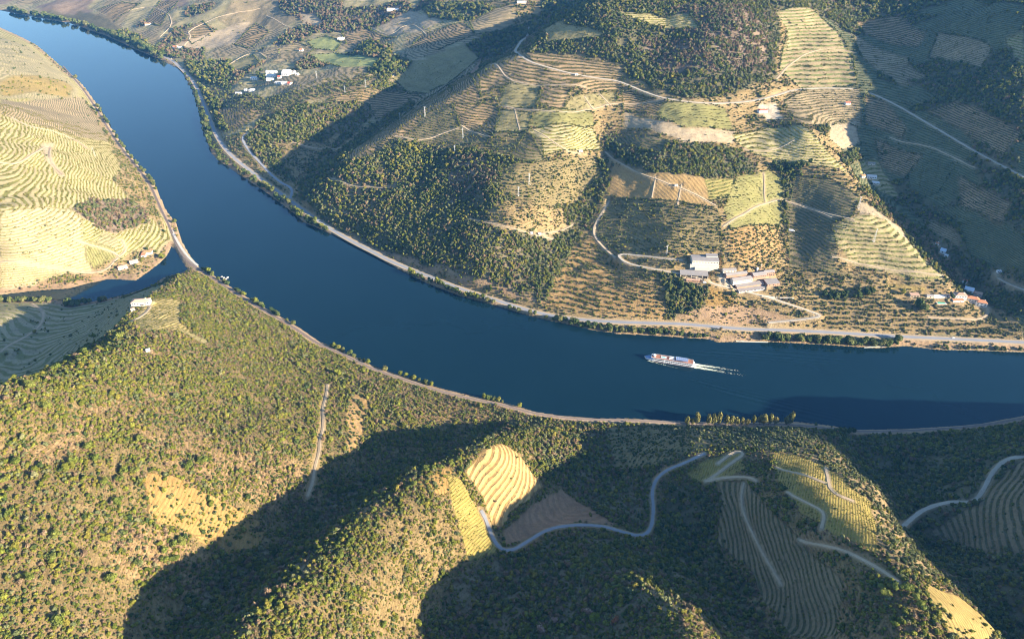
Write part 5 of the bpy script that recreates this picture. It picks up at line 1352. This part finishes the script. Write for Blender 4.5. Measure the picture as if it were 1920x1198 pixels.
for i, (x, y) in enumerate([(1820,533),(1826,528),(1833,536),(1806,536)]):
    X, Y, _ = spot(x, y); tree('cypress_tree', 'cypress', X, Y, 2.2, 'tall dark cypress uphill of the white farmhouses', 'cypresses above the farmhouses')
for x in (1287,1297,1306,1328,1337,1346,1360,1370,1380,1391,1401,1412,1424,1432,1441,1452,1474,1480):
    X, Y = unproj(x, 796 + tr_.uniform(-1, 2), 4); tree('poplar_tree', 'poplar', X, Y, tr_.uniform(4.2, 5.2), 'tall golden green tree in the row along the near river bank', 'row of tall trees on the near bank', tr_.uniform(.68, .92))
for x in (1566,1574,1583,1592,1600):
    X, Y = unproj(x, 809 + tr_.uniform(-1, 2), 5); tree('riverside_tree', 'dark_tree', X, Y, tr_.uniform(4, 5), 'dark tree in the shaded clump on the near river bank', 'dark clump on the near bank')
# trees along both banks
LATER = []
def along(pts_, n, off, jit, rr, sp, name, lab, group, z=2.5):
    P = smooth_line([tuple(map(float, unproj(x, y, z))) for x, y in pts_], 3.0)
    d = np.gradient(P, axis=0); d /= np.linalg.norm(d, axis=1)[:, None]; nn = np.stack([-d[:, 1], d[:, 0]], 1)
    for _ in range(n):
        for _try in range(12):
            k = tr_.randrange(len(P)); o = off + tr_.uniform(-jit, jit)
            X, Y = P[k] + nn[k] * o
            if ground(X, Y) > .7 and ground(X, Y, ROADD) > 1.2: break
        else: continue
        LATER.append((name, tr_.choice(sp), X, Y, tr_.uniform(*rr), lab, group))
along([(345,136),(362,172),(378,222),(386,252),(402,290),(416,303),(442,322),(500,362),(540,392)], 108, 5, 8, (4.2, 7.2), ['bank_tree', 'bank_tree', 'dark_tree'], 'riverside_tree', 'leafy tree between the left part of the far road and the water', 'trees on the upper far bank')
along([(540,391),(570,416),(640,446),(700,476),(740,500),(800,530),(860,553),(920,569)], 87, 5, 6, (3.4, 5.7), ['bank_tree', 'bright_tree', 'dark_tree'], 'riverside_tree', 'leafy tree between the middle part of the far road and the water', 'trees on the middle far bank')
along([(920,569),(1000,593),(1060,606),(1110,618),(1160,625),(1220,628),(1280,632)], 66, 4, 6, (3.4, 6.0), ['bank_tree', 'bank_tree', 'dark_tree'], 'riverside_tree', 'leafy tree on the far bank below the shrub slope left of the factory', 'trees below the shrub slope')
along([(1430,640),(1500,643),(1560,646),(1640,651),(1690,649)], 63, 5, 6, (4.2, 7.3), ['bank_tree', 'dark_tree', 'bank_tree'], 'riverside_tree', 'leafy tree on the far bank opposite the stern of the ship', 'trees on the far bank opposite the stern')
along([(1290,632),(1330,635)], 10, 3, 4, (2.9, 4.4), ['bank_tree'], 'riverside_tree', 'leafy tree on the far bank straight below the factory', 'trees straight below the factory')
along([(1740,653),(1850,657),(1920,660)], 20, 3, 4, (2.3, 4.2), ['bank_tree', 'bright_tree'], 'riverside_tree', 'small leafy tree on the far bank near the right edge', 'trees on the far bank at right')
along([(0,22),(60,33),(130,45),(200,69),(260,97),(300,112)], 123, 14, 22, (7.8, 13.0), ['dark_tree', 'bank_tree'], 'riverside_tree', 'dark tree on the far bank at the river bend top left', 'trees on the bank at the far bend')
along([(98,108),(125,133),(150,154),(162,165)], 17, 6, 6, (5.2, 9.1), ['dark_tree', 'bank_tree'], 'riverside_tree', 'tree on the left bank at the far end of the sunlit hill', 'trees on the far left bank')
along([(180,196),(205,235),(235,280),(260,310),(290,345),(303,372)], 60, 4, 5, (3.6, 6.2), ['bank_tree', 'dark_tree', 'bank_tree'], 'riverside_tree', 'leafy tree between railway and water on the left bank', 'trees on the left bank')
along([(318,402),(328,415),(332,428)], 11, 4, 4, (3.9, 5.9), ['bank_tree'], 'riverside_tree', 'leafy tree where the causeway leaves the left bank', 'trees at the causeway')
along([(380,506),(400,516),(430,536),(470,561),(500,579),(540,601),(565,616)], 37, 3, 4, (3.1, 5.5), ['bank_tree', 'bright_tree', 'dark_tree'], 'riverside_tree', 'leafy tree on the headland bank near the causeway', 'trees on the headland bank')
along([(620,650),(640,656),(700,686),(760,706)], 23, 3, 3, (2.9, 4.9), ['bank_tree', 'bright_tree'], 'riverside_tree', 'leafy tree on the near bank along the sunlit slope', 'trees on the near bank along the slope')
along([(770,709),(820,726),(880,741),(940,753),(1000,771)], 20, 3, 3, (2.3, 4.2), ['bank_tree', 'bright_tree'], 'riverside_tree', 'leafy tree on the near bank before the dark valley mouth', 'trees before the valley mouth')
along([(305,482),(313,486),(300,497),(282,510)], 17, 0, 6, (3.4, 5.7), ['bank_tree', 'bright_tree'], 'inlet_tree', 'light green tree beside the orange roofed houses on the inlet', 'trees around the inlet houses')
along([(200,530),(165,536),(130,544),(60,548),(0,555)], 29, 2, 4, (2.9, 5.2), ['bank_tree', 'dark_tree'], 'inlet_tree', 'tree on the sunlit shore of the narrow inlet', 'trees on the inlet shore')
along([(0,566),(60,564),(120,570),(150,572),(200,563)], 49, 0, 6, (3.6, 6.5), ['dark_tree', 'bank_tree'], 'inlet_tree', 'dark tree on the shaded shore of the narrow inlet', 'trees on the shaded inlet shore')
# the bank trees that show largest are things of their own, the rest one belt
def px_size(X, Y, r): return r / (Y * CP + (CAM_H - 10) * SP) * (abs(X) < 1.02 * 960 / FOC * (Y * CP + CAM_H * SP))
LATER.sort(key=lambda q: -px_size(q[2], q[3], q[4]))
for q in LATER[:290]: tree(*q)
q_ = LATER[290:]
BP = [c for sp in ('bank_tree', 'dark_tree') for c, _ in SPEC[sp]]
PX = np.array([(a[2], a[3], float(ground(a[2], a[3], ZT)) + .1) for a in q_]); PR = np.array([a[4] for a in q_])
scatter('riverside_belt', 'belt of small leafy trees along the river banks', 'trees', PX, np.column_stack([PR, PR, PR * 1.1]), RNG.uniform(0, 6.28, len(q_)), RNG.integers(0, len(BP), len(q_)), BP)
def grove_at(pts_, n, rr, sp, name, lab, group):
    P = np.array([spot(x, y)[:2] for x, y in pts_]); lo, hi = P.min(0), P.max(0); k = 0; g = 0
    while k < n and g < 4000:
        g += 1
        X, Y = tr_.uniform(lo[0], hi[0]), tr_.uniform(lo[1], hi[1])
        if not inside(np.array([X]), np.array([Y]), P)[0] or ground(X, Y, ROADD) < 1.5: continue
        tree(name, tr_.choice(sp), X, Y, tr_.uniform(*rr), lab, group); k += 1
grove_at([(1540,552),(1640,545),(1640,560),(1545,566)], 24, (4, 5.5), ['dark_tree'], 'broadleaf_tree', 'tall dark tree in the grove below the triangular hillside', 'dark grove below the triangular hillside')
grove_at([(1450,312),(1520,305),(1510,322),(1456,330)], 18, (4, 6), ['dark_tree'], 'broadleaf_tree', 'dark tree in the clump above the triangular hillside', 'dark clump above the triangular hillside')
grove_at([(890,90),(930,64),(1000,48),(995,66),(930,92)], 40, (6, 9), ['dark_tree', 'bank_tree'], 'broadleaf_tree', 'tall tree in the wooded bottom of the side valley', 'tall trees in the side valley')
grove_at([(1584,290),(1604,280),(1614,298),(1592,310)], 10, (4, 6), ['bank_tree'], 'broadleaf_tree', 'green tree between the gold and curved pale terraces', 'trees between gold and pale terraces')
grove_at([(1245,540),(1290,530),(1318,560),(1290,596),(1250,596)], 34, (3.4, 5.2), ['dark_tree', 'bank_tree'], 'broadleaf_tree', 'tree in the green hollow below the pillared shed', 'trees in the hollow below the shed')
grove_at([(480,138),(494,134),(498,152),(486,158)], 8, (6, 8), ['dark_tree'], 'broadleaf_tree', 'dark tree between the square white house and the distant estate', 'dark trees at the distant estate')
grove_at([(700,140),(730,112),(770,122),(750,148)], 26, (5, 8), ['dark_tree', 'bank_tree'], 'broadleaf_tree', 'tree in the small wood right of the bright green fields', 'trees right of the green fields')
# olive trees planted over the ridge above the near bank
om = (cover == KI['grove']) & (RR < 800) & (ROADD > 2.5) & ok
oi, oj = np.nonzero((RNG.poisson(np.where(om, area * .030, 0)) > 0)); sel = RNG.permutation(len(oi))[:290]
for a, b in zip(oi[sel], oj[sel]):
    tree('olive_tree', 'olive_tree', GX[a, b] + RNG.uniform(-1, 1), GY[a, b] + RNG.uniform(-1, 1), tr_.uniform(1.7, 2.6), 'small grey green olive tree in the grove on the ridge above the near bank', 'olive trees on the near ridge')
# pale boulders on the headland shore
for i, (x, y) in enumerate([(416,520),(420,522),(424,524),(427,521)]):
    X, Y, Z = spot(x, y); v, f = ICO2; r_ = np.random.default_rng(i)
    v = v * (1 + r_.uniform(-.2, .2, (len(v), 1))) * np.array([2.4, 1.8, 1.5])
    o = link('boulder', quads_mesh('boulder', v, f, False, [M['rock']]), None, (X, Y, max(Z, .5) + .5), i * 1.3)
    tag(o, 'pale boulder in the little heap on the headland shore', 'boulder', 'boulders on the headland shore')
print('all', round(time.time() - T0, 1))
# ------------------------------------------------------------------ air
hz = bpy.data.materials.new('haze'); hz.use_nodes = True
hz.node_tree.nodes.remove(hz.node_tree.nodes['Principled BSDF'])
pv = hz.node_tree.nodes.new('ShaderNodeVolumePrincipled')
pv.inputs['Color'].default_value = (.12, .42, 1.0, 1); pv.inputs['Density'].default_value = 0.000028; pv.inputs['Anisotropy'].default_value = .0
hz.node_tree.links.new(pv.outputs[0], hz.node_tree.nodes['Material Output'].inputs['Volume'])
HB = MB().box(-9500, 9500, -600, 9500, -40, CAM_H + 40)
tag(HB.build('haze', hz), kind='stuff')
scene.cycles.volume_bounces = 0
scene.cycles.volume_max_steps = 64
